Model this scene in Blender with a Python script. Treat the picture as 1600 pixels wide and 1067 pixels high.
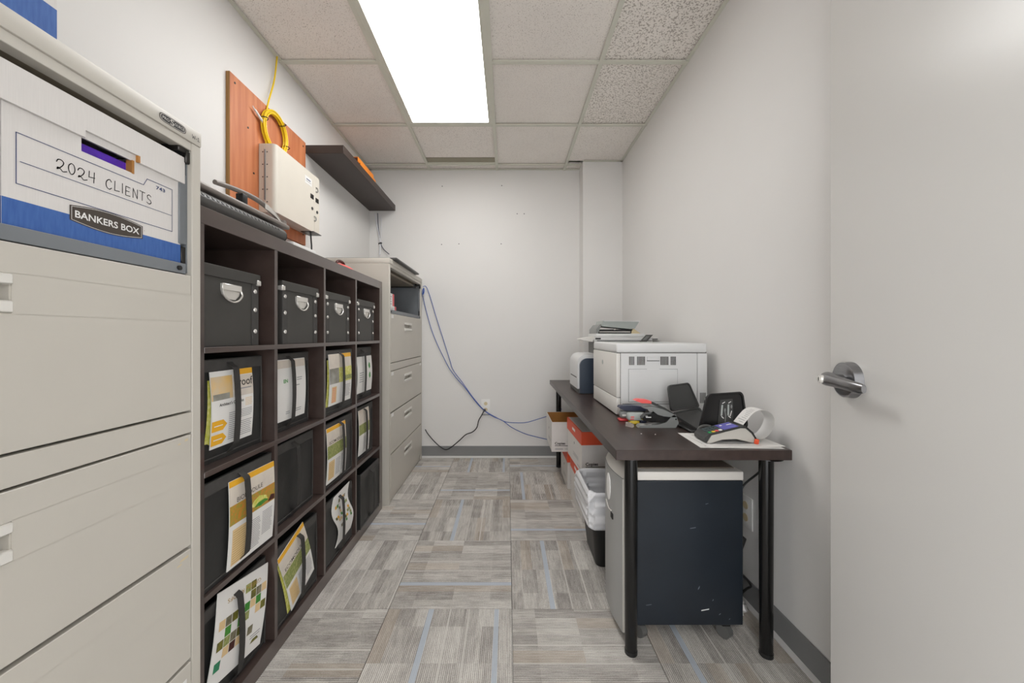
import bpy, bmesh, math, random
from mathutils import Vector, Matrix, noise as mnoise
random.seed(7)
for o in list(bpy.data.objects): bpy.data.objects.remove(o, do_unlink=True)
S = bpy.context.scene
COL = S.collection
PI = math.pi

# ------------------------------------------------------------------ camera, world, light, exposure
F = 577.0; VX, VY, CH = 793.0, 524.0, 1.11
cam_d = bpy.data.cameras.new('camera'); cam = bpy.data.objects.new('camera', cam_d); COL.objects.link(cam)
cam.location = (0, 0, CH); cam.rotation_euler = (PI/2, 0, 0)
cam_d.sensor_fit = 'HORIZONTAL'; cam_d.sensor_width = 36.0; cam_d.lens = 36.0*F/1600.0
cam_d.shift_x = (800-VX)/1600.0; cam_d.shift_y = -(533.5-VY)/1600.0
cam_d.clip_start = 0.02
S.camera = cam
W = bpy.data.worlds.new('world'); S.world = W; W.use_nodes = True
bg = W.node_tree.nodes['Background']; bg.inputs[0].default_value = (0.985, 0.99, 1.0, 1); bg.inputs[1].default_value = 4.4
LIGHT_STRENGTH = 10.6
vs = S.view_settings
vs.view_transform = 'Standard'; vs.look = 'None'; vs.gamma = 1.0; vs.use_curve_mapping = False
vs.exposure = 0.0

# ------------------------------------------------------------------ materials
def lin(c):
    c = c/255.0
    return c/12.92 if c <= 0.04045 else ((c+0.055)/1.055)**2.4
def C(r, g, b): return (lin(r), lin(g), lin(b), 1.0)
MATS = {}
def mat(name, rgb, rough=0.5, metal=0.0, var=0.06, scale=8.0, bump=0.0, bscale=200.0, stretch=(1,1,1), rgb2=None, spec=0.5, coat=0.0, trans=0.0, alpha=1.0):
    """principled with procedural colour variation (noise) and optional fine relief"""
    if name in MATS: return MATS[name]
    m = bpy.data.materials.new(name); m.use_nodes = True
    nt = m.node_tree; n = nt.nodes; l = nt.links
    p = n['Principled BSDF']
    tc = n.new('ShaderNodeTexCoord'); mp = n.new('ShaderNodeMapping'); mp.inputs['Scale'].default_value = stretch
    l.new(tc.outputs['Object'], mp.inputs[0])
    nz = n.new('ShaderNodeTexNoise'); nz.inputs['Scale'].default_value = scale; nz.inputs['Detail'].default_value = 5
    l.new(mp.outputs[0], nz.inputs['Vector'])
    r = n.new('ShaderNodeValToRGB')
    a = C(*rgb); b = C(*rgb2) if rgb2 else tuple([x*(1-var) for x in a[:3]]+[1])
    if not rgb2: a = tuple([min(1, x*(1+var)) for x in a[:3]]+[1])
    r.color_ramp.elements[0].position = 0.32; r.color_ramp.elements[1].position = 0.68
    r.color_ramp.elements[0].color = b; r.color_ramp.elements[1].color = a
    l.new(nz.outputs['Fac'], r.inputs[0]); l.new(r.outputs[0], p.inputs['Base Color'])
    p.inputs['Roughness'].default_value = rough; p.inputs['Metallic'].default_value = metal
    p.inputs['Specular IOR Level'].default_value = spec
    p.inputs['Coat Weight'].default_value = coat
    if trans: p.inputs['Transmission Weight'].default_value = trans
    if alpha < 1: p.inputs['Alpha'].default_value = alpha
    if bump:
        nb = n.new('ShaderNodeTexNoise'); nb.inputs['Scale'].default_value = bscale; nb.inputs['Detail'].default_value = 3
        l.new(mp.outputs[0], nb.inputs['Vector'])
        bp = n.new('ShaderNodeBump'); bp.inputs['Strength'].default_value = bump; bp.inputs['Distance'].default_value = 0.002
        l.new(nb.outputs['Fac'], bp.inputs['Height']); l.new(bp.outputs[0], p.inputs['Normal'])
    MATS[name] = m
    return m

M = lambda k: MATS[k]
mat('wall', (224, 222, 219), 0.55, var=0.012, scale=2, bump=0.05, bscale=350)
mat('base', (128, 128, 128), 0.45, var=0.04, scale=5)
mat('base_toe', (205, 203, 200), 0.5, var=0.03)
mat('grid', (212, 211, 198), 0.5, var=0.02)
mat('slot', (150, 144, 126), 0.7, var=0.05)
mat('door', (208, 206, 202), 0.25, var=0.01, scale=2, bump=0.04, bscale=60)
mat('steel', (150, 150, 152), 0.28, 1.0, var=0.08, scale=30, stretch=(1, 1, 12))
mat('steel_dark', (70, 68, 66), 0.35, 0.9, var=0.1)
mat('chrome', (228, 225, 219), 0.25, 0.55, var=0.05)
mat('cab', (198, 193, 183), 0.42, var=0.02, scale=4, bump=0.03, bscale=500)
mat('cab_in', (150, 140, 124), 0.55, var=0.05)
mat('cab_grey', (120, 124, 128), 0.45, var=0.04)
mat('pull', (222, 219, 212), 0.35, var=0.02)
mat('gap', (30, 28, 26), 0.7, var=0.1)
mat('espresso', (78, 65, 60), 0.30, rgb2=(66, 53, 49), scale=6, stretch=(3, 1, 3), bump=0.02, spec=0.75, coat=0.7)
mat('desk', (66, 54, 50), 0.33, rgb2=(54, 43, 40), scale=5, stretch=(6, 1, 6), bump=0.03, bscale=60)
mat('black_metal', (14, 14, 14), 0.22, var=0.1)
mat('box_black', (62, 60, 57), 0.5, var=0.05, scale=12, bump=0.05, bscale=300)
mat('fabric', (42, 42, 41), 0.48, var=0.14, scale=7, bump=0.45, bscale=26)
mat('fabric_edge', (66, 64, 62), 0.7, var=0.1, scale=40, bump=0.15, bscale=400)
mat('strap', (50, 48, 46), 0.75, var=0.12, scale=60, bump=0.2, bscale=700)
mat('paper', (232, 230, 226), 0.5, var=0.02)
mat('box_white', (218, 214, 210), 0.6, var=0.025, scale=20, stretch=(1, 30, 1))
mat('box_blue', (52, 92, 160), 0.55, rgb2=(64, 104, 170), scale=30, stretch=(1, 8, 1))
mat('ink_navy', (45, 60, 105), 0.6, var=0.05)
mat('ink', (35, 33, 33), 0.6, var=0.05)
mat('logo_brown', (68, 60, 53), 0.5, var=0.06)
mat('purple', (88, 42, 178), 0.4, var=0.2, scale=60)
mat('kraft', (176, 122, 60), 0.7, var=0.1, scale=20)
mat('orange_lid', (222, 84, 48), 0.5, var=0.05)
mat('plywood', (204, 130, 86), 0.5, rgb2=(182, 104, 62), scale=5, stretch=(7, 7, 0.6), bump=0.05)
mat('ply_edge', (188, 140, 78), 0.6, rgb2=(120, 84, 44), scale=90, stretch=(8, 1, 0.05))
mat('enclosure', (214, 208, 196), 0.45, var=0.02)
mat('yellow', (242, 206, 20), 0.4, var=0.05)
mat('lack', (58, 46, 41), 0.42, var=0.08, scale=6)
mat('orange', (238, 142, 40), 0.5, var=0.06)
mat('dark_red', (70, 28, 24), 0.5, var=0.1)
mat('red', (214, 62, 66), 0.35, var=0.05)
mat('coral', (236, 96, 92), 0.35, var=0.05)
mat('black', (24, 24, 24), 0.45, var=0.1)
mat('black_gloss', (20, 20, 21), 0.25, var=0.1)
mat('charcoal', (56, 56, 55), 0.4, var=0.08)
mat('grey', (132, 134, 132), 0.4, var=0.05)
mat('grey_dark', (88, 88, 86), 0.45, var=0.06)
mat('binder', (74, 72, 70), 0.38, var=0.06)
mat('cutter', (120, 112, 106), 0.38, var=0.04)
mat('printer', (220, 220, 219), 0.42, var=0.012)
mat('printer_warm', (224, 221, 215), 0.42, var=0.012)
mat('printer_blue', (56, 66, 80), 0.35, var=0.05)
mat('printer_grey', (170, 176, 172), 0.45, var=0.03)
mat('shred_side', (24, 30, 37), 0.34, rgb2=(34, 41, 49), scale=3, bump=0.02)
mat('shred_front', (160, 160, 158), 0.4, var=0.03)
mat('shred_top', (214, 210, 203), 0.45, var=0.02)
mat('shred_lid', (120, 108, 96), 0.5, var=0.08, scale=20, stretch=(1, 12, 1))
mat('scuff', (120, 128, 136), 0.6, var=0.2, scale=80)
mat('bag', (236, 236, 238), 0.32, var=0.02, bump=0.25, bscale=45, alpha=0.93)
mat('screen', (118, 116, 196), 0.25, var=0.06, scale=30)
mat('green', (40, 150, 90), 0.5, var=0.05)
mat('yellow_key', (220, 190, 60), 0.5, var=0.05)
mat('key', (70, 82, 84), 0.5, var=0.05)
mat('terminal', (186, 182, 174), 0.4, var=0.03)
mat('navy', (54, 58, 78), 0.4, var=0.06)
mat('clear', (225, 215, 208), 0.1, var=0.02, trans=0.6)
mat('blue_cable', (72, 98, 168), 0.45, var=0.05)
mat('white_cable', (220, 220, 224), 0.45, var=0.03)
mat('white', (234, 233, 230), 0.45, var=0.01)
mat('beige', (214, 198, 160), 0.5, var=0.03)
# print colours
mat('p_gold', (236, 176, 42), 0.5, var=0.05)
mat('p_tan', (226, 196, 146), 0.5, var=0.06)
mat('p_sky', (226, 216, 200), 0.5, rgb2=(206, 196, 186), scale=14)
mat('p_field', (150, 150, 60), 0.5, rgb2=(206, 132, 52), scale=110)
mat('p_meadow', (116, 132, 62), 0.5, rgb2=(170, 170, 110), scale=120)
mat('p_lime', (196, 196, 60), 0.5, rgb2=(226, 222, 150), scale=90)
mat('p_grey', (176, 174, 168), 0.5, rgb2=(120, 118, 104), scale=16)
mat('p_amber', (236, 188, 92), 0.5, rgb2=(206, 196, 180), scale=12)
mat('p_green', (40, 130, 40), 0.5, rgb2=(86, 140, 50), scale=60)
mat('p_olive', (128, 124, 36), 0.5, rgb2=(84, 80, 40), scale=60)
mat('p_brown', (96, 92, 66), 0.5, rgb2=(140, 132, 110), scale=60)
mat('p_teal', (36, 126, 88), 0.5, var=0.2, scale=60)
mat('p_line', (150, 148, 150), 0.6, var=0.05)
mat('p_text', (44, 40, 36), 0.6, var=0.05)
mat('p_goldtext', (176, 140, 70), 0.6, var=0.05)
mat('p_leaf', (70, 140, 70), 0.6, var=0.15, scale=60)

def emission(name, rgb, s):
    m = bpy.data.materials.new(name); m.use_nodes = True; n = m.node_tree.nodes; l = m.node_tree.links
    p = n['Principled BSDF']; p.inputs['Base Color'].default_value = (0.9, 0.9, 0.9, 1)
    nz = n.new('ShaderNodeTexNoise'); nz.inputs['Scale'].default_value = 400
    mr = n.new('ShaderNodeMapRange'); mr.inputs['To Min'].default_value = s*0.97; mr.inputs['To Max'].default_value = s*1.03
    l.new(nz.outputs['Fac'], mr.inputs['Value']); l.new(mr.outputs[0], p.inputs['Emission Strength'])
    p.inputs['Emission Color'].default_value = rgb
    MATS[name] = m
emission('lamp', (1.0, 0.995, 0.985, 1), LIGHT_STRENGTH)

def ceiling_mat(name, dens, scale, dark):
    m = bpy.data.materials.new(name); m.use_nodes = True; n = m.node_tree.nodes; l = m.node_tree.links
    p = n['Principled BSDF']; p.inputs['Roughness'].default_value = 0.85
    tc = n.new('ShaderNodeTexCoord'); oi = n.new('ShaderNodeObjectInfo')
    ad = n.new('ShaderNodeVectorMath'); ad.operation = 'ADD'
    l.new(tc.outputs['Object'], ad.inputs[0])
    sc = n.new('ShaderNodeMath'); sc.operation = 'MULTIPLY'; sc.inputs[1].default_value = 37
    l.new(oi.outputs['Random'], sc.inputs[0]); l.new(sc.outputs[0], ad.inputs[1])
    vo = n.new('ShaderNodeTexNoise'); vo.inputs['Scale'].default_value = scale; vo.inputs['Detail'].default_value = 2
    l.new(ad.outputs[0], vo.inputs['Vector'])
    r = n.new('ShaderNodeValToRGB'); e = r.color_ramp.elements
    e[0].position = dens; e[0].color = C(*dark); e[1].position = dens+0.05; e[1].color = C(246, 240, 233)
    l.new(vo.outputs['Fac'], r.inputs[0])
    n2 = n.new('ShaderNodeTexNoise'); n2.inputs['Scale'].default_value = 4
    l.new(ad.outputs[0], n2.inputs['Vector'])
    mx = n.new('ShaderNodeMix'); mx.data_type = 'RGBA'; mx.blend_type = 'MULTIPLY'; mx.inputs[0].default_value = 0.12
    l.new(r.outputs[0], mx.inputs[6]); l.new(n2.outputs['Fac'], mx.inputs[7])
    l.new(mx.outputs[2], p.inputs['Base Color'])
    bp = n.new('ShaderNodeBump'); bp.inputs['Strength'].default_value = 0.12; bp.inputs['Distance'].default_value = 0.001
    l.new(vo.outputs['Fac'], bp.inputs['Height']); l.new(bp.outputs[0], p.inputs['Normal'])
    MATS[name] = m
ceiling_mat('ctile', 0.335, 230, (176, 166, 156)); ceiling_mat('ctile_rough', 0.41, 130, (184, 175, 165))

def carpet_mat():
    m = bpy.data.materials.new('carpet'); m.use_nodes = True; n = m.node_tree.nodes; l = m.node_tree.links
    p = n['Principled BSDF']; p.inputs['Roughness'].default_value = 0.95; p.inputs['Specular IOR Level'].default_value = 0.15
    tc = n.new('ShaderNodeTexCoord'); oi = n.new('ShaderNodeObjectInfo')
    sx = n.new('ShaderNodeSeparateXYZ'); l.new(tc.outputs['Object'], sx.inputs[0])
    def math_(op, a, b=None, c=None):
        q = n.new('ShaderNodeMath'); q.operation = op
        for i, v in enumerate((a, b, c)):
            if v is None: continue
            if isinstance(v, (int, float)): q.inputs[i].default_value = v
            else: l.new(v, q.inputs[i])
        return q.outputs[0]
    rnd = oi.outputs['Random']
    X = sx.outputs['X']; Y = sx.outputs['Y']
    off = math_('MULTIPLY', rnd, 53.0)
    def noise_xy(kx, ky, scale, detail=2, o=0.0):
        cb = n.new('ShaderNodeCombineXYZ')
        l.new(math_('MULTIPLY', X, kx), cb.inputs[0]); l.new(math_('MULTIPLY', Y, ky), cb.inputs[1]); l.new(math_('ADD', off, o), cb.inputs[2])
        t = n.new('ShaderNodeTexNoise'); t.inputs['Scale'].default_value = scale; t.inputs['Detail'].default_value = detail
        l.new(cb.outputs[0], t.inputs['Vector']); return t.outputs['Fac']
    def cells(kx, ky, o):
        cb = n.new('ShaderNodeCombineXYZ')
        l.new(math_('FLOOR', math_('MULTIPLY', X, kx)), cb.inputs[0]); l.new(math_('FLOOR', math_('MULTIPLY', Y, ky)), cb.inputs[1]); l.new(math_('ADD', off, o), cb.inputs[2])
        w = n.new('ShaderNodeTexWhiteNoise'); w.noise_dimensions = '3D'; l.new(cb.outputs[0], w.inputs['Vector']); return w.outputs['Value']
    wob = noise_xy(1.0, 1.0, 30, 2, 7.0)
    ph = math_('FRACT', math_('ADD', math_('MULTIPLY', X, 156.0), math_('MULTIPLY', wob, 0.25)))   # ribs 6.6 mm apart along local Y
    ribm = math_('ABSOLUTE', math_('MULTIPLY_ADD', ph, 2.0, -1.0))
    dash = noise_xy(1.0, 0.10, 155, 1, 2.0)                # broken light threads in the ribs
    pile = noise_xy(1.0, 1.0, 330, 2, 3.0)
    blk = cells(15.0, 6.3, 1.0); blk2 = cells(34.0, 3.1, 9.0)
    soft = noise_xy(1.0, 0.8, 11, 3, 5.0)
    v = math_('MULTIPLY', ribm, math_('MULTIPLY_ADD', dash, 0.55, 0.06))
    v = math_('MULTIPLY_ADD', pile, 0.40, v)
    v = math_('MULTIPLY_ADD', blk, 0.17, v)
    v = math_('MULTIPLY_ADD', blk2, 0.10, v)
    v = math_('MULTIPLY_ADD', soft, 0.22, v)
    r = n.new('ShaderNodeValToRGB'); e = r.color_ramp.elements
    e[0].position = 0.34; e[0].color = C(120, 114, 110); e[1].position = 0.90; e[1].color = C(226, 222, 215)
    mid = r.color_ramp.elements.new(0.58); mid.color = C(172, 167, 161)
    l.new(v, r.inputs[0])
    def stripe(c, w):                                   # 1 inside the stripe
        return math_('LESS_THAN', math_('ABSOLUTE', math_('SUBTRACT', X, c)), w)
    def blend(col, fac, rgb, k):
        mx = n.new('ShaderNodeMix'); mx.data_type = 'RGBA'; l.new(math_('MULTIPLY', fac, k), mx.inputs[0]); l.new(col, mx.inputs[6]); mx.inputs[7].default_value = C(*rgb); return mx.outputs[2]
    col = r.outputs[0]
    tan = math_('GREATER_THAN', cells(20, 0.5, 21.0), 0.86)
    col = blend(col, tan, (184, 166, 144), 0.3)
    c1 = math_('MULTIPLY_ADD', rnd, 0.10, -0.17)
    r2 = math_('FRACT', math_('MULTIPLY', rnd, 7.31)); c2 = math_('MULTIPLY_ADD', r2, 0.12, 0.08)
    col = blend(col, stripe(c1, 0.0105), (182, 191, 202), 0.85)
    has2 = math_('GREATER_THAN', r2, 0.45)
    col = blend(col, math_('MULTIPLY', stripe(c2, 0.009), has2), (182, 191, 202), 0.8)
    for cc in (-0.045, 0.21, 0.03):
        col = blend(col, stripe(math_('MULTIPLY_ADD', rnd, 0.05, cc), 0.0028), (206, 202, 196), 0.8)
    l.new(col, p.inputs['Base Color'])
    bp = n.new('ShaderNodeBump'); bp.inputs['Strength'].default_value = 0.6; bp.inputs['Distance'].default_value = 0.003
    l.new(v, bp.inputs['Height']); l.new(bp.outputs[0], p.inputs['Normal'])
    MATS['carpet'] = m
carpet_mat()

# ------------------------------------------------------------------ geometry helpers
def catmull(pts, n=8, closed=False):
    pts = [Vector(p) for p in pts]; out = []
    k = len(pts)
    rng = range(k) if closed else range(k-1)
    for i in rng:
        if closed: p0, p1, p2, p3 = pts[i-1], pts[i], pts[(i+1) % k], pts[(i+2) % k]
        else: p0, p1, p2, p3 = pts[max(i-1, 0)], pts[i], pts[i+1], pts[min(i+2, k-1)]
        for j in range(n):
            t = j/n
            out.append(0.5*((2*p1)+(p2-p0)*t+(2*p0-5*p1+4*p2-p3)*t*t+(3*p1-p0-3*p2+p3)*t**3))
    if not closed: out.append(pts[-1])
    return out
class G:
    def __init__(s): s.bm = bmesh.new(); s.mats = []; s.mi = 0; s.flat = set()
    def use(s, name):
        if name not in s.mats: s.mats.append(name)
        s.mi = s.mats.index(name); return s
    def _f(s, vs):
        try:
            f = s.bm.faces.new(vs); f.material_index = s.mi; return f
        except ValueError: return None
    def box(s, x0, x1, y0, y1, z0, z1, b=0.0, seg=2, rot=None):
        """rot = (matrix, pivot) optional"""
        v = [s.bm.verts.new((x, y, z)) for x in (x0, x1) for y in (y0, y1) for z in (z0, z1)]
        fs = [s._f([v[i] for i in q]) for q in ((0,1,3,2),(4,6,7,5),(0,4,5,1),(2,3,7,6),(0,2,6,4),(1,5,7,3))]
        if b > 0:
            fs = [f for f in fs if f]; old = set(s.bm.faces)-set(fs)
            es = list({e for f in fs for e in f.edges})
            r = bmesh.ops.bevel(s.bm, geom=es, offset=b, segments=seg, affect='EDGES', profile=0.5, material=s.mi)
            bev = set(r['faces'])
            for f in s.bm.faces:
                if f not in old and f not in bev: s.flat.add(f)
            vv = list({w for f in s.bm.faces if f not in old for w in f.verts})
        else: vv = v
        if rot:
            mtx, piv = rot; piv = Vector(piv)
            for w in vv: w.co = mtx @ (w.co-piv)+piv
        return s
    def quad(s, *p): s._f([s.bm.verts.new(q) for q in p]); return s
    def prism(s, poly, axis, a0, a1):
        def P(u, w, a): return {'x': (a, u, w), 'y': (u, a, w), 'z': (u, w, a)}[axis]
        A = [s.bm.verts.new(P(u, w, a0)) for u, w in poly]; B = [s.bm.verts.new(P(u, w, a1)) for u, w in poly]
        s._f(A); s._f(B[::-1]); k = len(poly)
        for i in range(k): s._f([A[i], B[i], B[(i+1) % k], A[(i+1) % k]])
        return s
    def rings(s, rings, cap=True, close=True):
        R = [[s.bm.verts.new(p) for p in r] for r in rings]
        k = len(R[0])
        for a, b in zip(R, R[1:]):
            for i in range(k if close else k-1): s._f([a[i], a[(i+1) % k], b[(i+1) % k], b[i]])
        if cap: s._f(R[0][::-1]); s._f(R[-1])
        return s
    def cyl(s, p0, p1, r, r1=None, n=18, cap=True):
        p0 = Vector(p0); p1 = Vector(p1); d = (p1-p0).normalized()
        a = d.orthogonal().normalized(); b = d.cross(a); r1 = r if r1 is None else r1
        mk = lambda c, q: [c+a*q*math.cos(2*PI*i/n)+b*q*math.sin(2*PI*i/n) for i in range(n)]
        return s.rings([mk(p0, r), mk(p1, r1)], cap)
    def tube(s, pts, r, n=8, smooth=8, closed=False):
        pts = catmull(pts, smooth, closed) if smooth else [Vector(p) for p in pts]
        rg = []; k = len(pts); up = None
        for i, p in enumerate(pts):
            t = (pts[(i+1) % k]-pts[i-1]) if closed else (pts[min(i+1, k-1)]-pts[max(i-1, 0)])
            t.normalize()
            up = t.orthogonal().normalized() if up is None else (up-t*up.dot(t)).normalized()
            w = t.cross(up)
            rr = r(i/(k-1)) if callable(r) else r
            rg.append([p+up*rr*math.cos(2*PI*j/n)+w*rr*math.sin(2*PI*j/n) for j in range(n)])
        if closed: rg.append(rg[0])
        return s.rings(rg, not closed)
    def ball(s, c, r, sc=(1, 1, 1), n=12):
        rg = []
        for i in range(1, n//2):
            a = PI*i/(n//2)
            rg.append([(c[0]+r*sc[0]*math.sin(a)*math.cos(2*PI*j/n), c[1]+r*sc[1]*math.sin(a)*math.sin(2*PI*j/n), c[2]+r*sc[2]*math.cos(a)) for j in range(n)])
        return s.rings(rg[::-1])
    def sheet(s, fn, nu, nv, th=None):
        """surface fn(u,v,off) for u,v in 0..1; th makes it a closed sheet"""
        g = [[s.bm.verts.new(fn(i/nu, j/nv, 0.0)) for j in range(nv+1)] for i in range(nu+1)]
        for i in range(nu):
            for j in range(nv): s._f([g[i][j], g[i+1][j], g[i+1][j+1], g[i][j+1]])
        if th:
            h = [[s.bm.verts.new(fn(i/nu, j/nv, -th)) for j in range(nv+1)] for i in range(nu+1)]
            for i in range(nu):
                for j in range(nv): s._f([h[i][j], h[i][j+1], h[i+1][j+1], h[i+1][j]])
            for i in range(nu):
                s._f([g[i][0], h[i][0], h[i+1][0], g[i+1][0]]); s._f([g[i+1][nv], h[i+1][nv], h[i][nv], g[i][nv]])
            for j in range(nv):
                s._f([g[0][j+1], h[0][j+1], h[0][j], g[0][j]]); s._f([g[nu][j], h[nu][j], h[nu][j+1], g[nu][j+1]])
        return s
    def mesh(s, name, matname=None, smooth=40, offset=None, fix=True):
        if fix: bmesh.ops.recalc_face_normals(s.bm, faces=s.bm.faces[:])
        me = bpy.data.meshes.new(name)
        if offset is not None:
            bmesh.ops.translate(s.bm, verts=s.bm.verts[:], vec=-Vector(offset))
        for f in s.bm.faces: f.smooth = bool(smooth) and f not in s.flat
        s.bm.to_mesh(me); s.bm.free()
        for k in (s.mats or [matname]): me.materials.append(MATS[k])
        if smooth:
            me.set_sharp_from_angle(angle=math.radians(smooth))
        return me

def tag(o, label=None, cat=None, group=None, kind=None):
    if label: o['label'] = label
    if cat: o['category'] = cat
    if group: o['group'] = group
    if kind: o['kind'] = kind
    return o
def link(o): COL.objects.link(o); return o
def thing(name, label, cat, loc=(0, 0, 0), rotz=0.0, group=None):
    o = bpy.data.objects.new(name, None); o.empty_display_size = 0.05; link(o)
    o.location = loc; o.rotation_euler = (0, 0, rotz)
    return tag(o, label, cat, group)
def origin(o):
    v = Vector(o.location)
    while o.parent: o = o.parent; v = v+Vector(o.location)
    return v
def part(name, g, m, parent, world=True, smooth=40, label=None, fix=True):
    """mesh child; world=True: geometry was given in world coordinates"""
    me = g.mesh(name, m, smooth, origin(parent) if world else None, fix)
    o = link(bpy.data.objects.new(name, me)); o.parent = parent
    if label: o['label'] = label
    return o
def single(name, g, m, loc, label, cat, group=None, smooth=40, fix=True):
    me = g.mesh(name, m, smooth, loc, fix); o = link(bpy.data.objects.new(name, me)); o.location = loc
    return tag(o, label, cat, group)
def struct(name, g, m, loc=(0, 0, 0), smooth=0):
    me = g.mesh(name, m, smooth, loc); o = link(bpy.data.objects.new(name, me)); o.location = loc
    return tag(o, kind='structure')
def dup(root, loc, rotz=0.0, label=None):
    r = root.copy(); link(r); r.location = loc; r.rotation_euler = (0, 0, rotz)
    if label: r['label'] = label
    for ch in list(root.children):
        c = ch.copy(); link(c); c.parent = r
        for g2 in list(ch.children):
            d = g2.copy(); link(d); d.parent = c
    return r
def P(px, py, Y): return ((px-VX)*Y/F, Y, CH-(py-VY)*Y/F)          # a measured point at its own distance

TXT = {}
def text_geo(s, weight=0.0, spacing=1.0):
    """tessellated lettering, cap height about 0.7, starting at x=0: (verts, faces, width)"""
    k = (s, weight, spacing)
    if k in TXT: return TXT[k]
    cu = bpy.data.curves.new('txt', 'FONT'); cu.body = s; cu.size = 1.0; cu.offset = weight; cu.space_character = spacing; cu.resolution_u = 3
    o = bpy.data.objects.new('txt', cu); COL.objects.link(o)
    bpy.context.view_layer.update()
    me = bpy.data.meshes.new_from_object(o.evaluated_get(bpy.context.evaluated_depsgraph_get()))
    vs_ = [(v.co.x, v.co.y) for v in me.vertices]; fs = [list(p.vertices) for p in me.polygons]
    bpy.data.objects.remove(o); bpy.data.meshes.remove(me); bpy.data.curves.remove(cu)
    w0 = min(v[0] for v in vs_); w1 = max(v[0] for v in vs_)
    TXT[k] = ([(x-w0, y) for x, y in vs_], fs, w1-w0); return TXT[k]
class Print:
    """flat print on a surface given by fn(u,v,off) with u,v in metres"""
    def __init__(s, fn): s.fn = fn; s.g = G(); s.off = 0.0004
    def rect(s, u0, v0, u1, v1, m, nu=1, nv=1, off=None):
        s.g.use(m); o = s.off if off is None else off
        s.g.sheet(lambda a, b, t: s.fn(u0+(u1-u0)*a, v0+(v1-v0)*b, o), nu, nv); return s
    def poly(s, pts, m, off=None):
        s.g.use(m); o = s.off if off is None else off
        s.g._f([s.g.bm.verts.new(s.fn(u, v, o)) for u, v in pts]); return s
    def text(s, t, u, v, h, m, width=None, rot=0.0, weight=0.0, off=0.0008, spacing=1.0, slope=0.0):
        """text with cap height h whose lower left is at u,v; width stretches it"""
        vs_, fs, w = text_geo(t, weight, spacing); s.g.use(m)
        sy = h/0.70; sx = (width/w) if width else sy
        c, q = math.cos(rot), math.sin(rot); bv = []
        for x, y in vs_:
            X, Y = x*sx, y*sy+slope*x*sx
            bv.append(s.g.bm.verts.new(s.fn(u+X*c-Y*q, v+X*q+Y*c, off)))
        for f in fs: s.g._f([bv[i] for i in f])
        return s
    def line(s, pts, w, m, off=0.0006):
        """a stroke of width w"""
        s.g.use(m)
        for a, b in zip(pts, pts[1:]):
            a = Vector(a); b = Vector(b); d = b-a
            if d.length < 1e-7: continue
            d.normalize(); nrm = Vector((-d.y, d.x))*w/2; e = d*w*0.4
            s.g._f([s.g.bm.verts.new(s.fn(q.x, q.y, off)) for q in (a-e-nrm, b+e-nrm, b+e+nrm, a-e+nrm)])
        return s
    def lines(s, u0, v0, u1, v1, n, m='p_line', fill=0.35, jag=0.15):
        """greyed body text: n rows"""
        h = (v1-v0)/n
        for i in range(n):
            e = u1-(u1-u0)*random.uniform(0, jag)
            s.rect(u0, v0+h*i, e, v0+h*i+h*fill, m)
        return s
    def done(s, name, parent, world=False): return part(name, s.g, None, parent, world, smooth=0, fix=False)
# ------------------------------------------------------------------ the room
XL, XR, YB, YF, ZC = -1.255, 0.995, 3.36, -0.03, 2.614
wl = struct('wall_left', G().box(XL-0.1, XL, YF-0.1, YB+0.1, 0, ZC+0.06), 'wall', (XL, 1.6, 0))
wr = struct('wall_right', G().box(XR, XR+0.1, YF-0.1, YB+0.1, 0, ZC+0.06), 'wall', (XR, 1.6, 0))
wb = struct('wall_back', G().box(XL, XR, YB, YB+0.1, 0, ZC+0.06), 'wall', (0, YB, 0))
for (px, py) in ((691, 291), (784, 290), (808, 334), (819, 334), (690, 382), (783, 381), (717, 381)):
    x, y, z = P(px, py, YB)
    part('screw_hole', G().cyl((x, YB-0.0012, z), (x, YB+0.001, z), 0.0045, n=8), 'gap', wb)
struct('wall_back_right', G().box(0.654, XR, 3.2, YB, 0, ZC+0.06), 'wall', (0.8, 3.2, 0))
# front wall with the doorway the camera stands in
DX0, DX1, DH = -0.30, 0.655, 2.13
struct('wall_front', G().box(XL, DX0, YF-0.1, YF, 0, ZC+0.06).box(DX1, XR, YF-0.1, YF, 0, ZC+0.06).box(DX0, DX1, YF-0.1, YF, DH, ZC+0.06), 'wall', (0, YF, 0))
struct('trim_1', G().box(DX0-0.05, DX0, YF-0.112, YF+0.012, 0, DH+0.05).box(DX1, DX1+0.05, YF-0.112, YF+0.012, 0, DH+0.05).box(DX0, DX1, YF-0.112, YF+0.012, DH, DH+0.05), 'door', (0, YF, 0))
# baseboards: rubber cove base with a pale toe
def baseboard(name, pts):
    g = G(); t = G()
    for (x0, x1, y0, y1, nx, ny) in pts:
        d = 0.007
        if nx: g.box(min(x0, x0+nx*d), max(x0, x0+nx*d), y0, y1, 0.0, 0.105, 0.0015, 1); t.prism([(x0, 0.001), (x0+nx*0.02, 0.001), (x0+nx*0.02, 0.006), (x0+nx*0.0075, 0.016), (x0, 0.016)], 'y', y0, y1)
        else: g.box(x0, x1, min(y0, y0+ny*d), max(y0, y0+ny*d), 0.0, 0.105, 0.0015, 1); t.prism([(y0, 0.001), (y0+ny*0.02, 0.001), (y0+ny*0.02, 0.006), (y0+ny*0.0075, 0.016), (y0, 0.016)], 'x', x0, x1)
    b = struct(name, g, 'base', (pts[0][0], pts[0][2], 0)); part('toe', t, 'base_toe', b, smooth=0)
baseboard('baseboard_back', [(XL, 0.654, YB, YB, 0, -1), (0.654, 0.654, 3.2, YB, -1, 0), (0.654, XR, 3.2, 3.2, 0, -1)])
baseboard('baseboard_right', [(XR, XR, YF, 3.2, -1, 0)])
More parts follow.
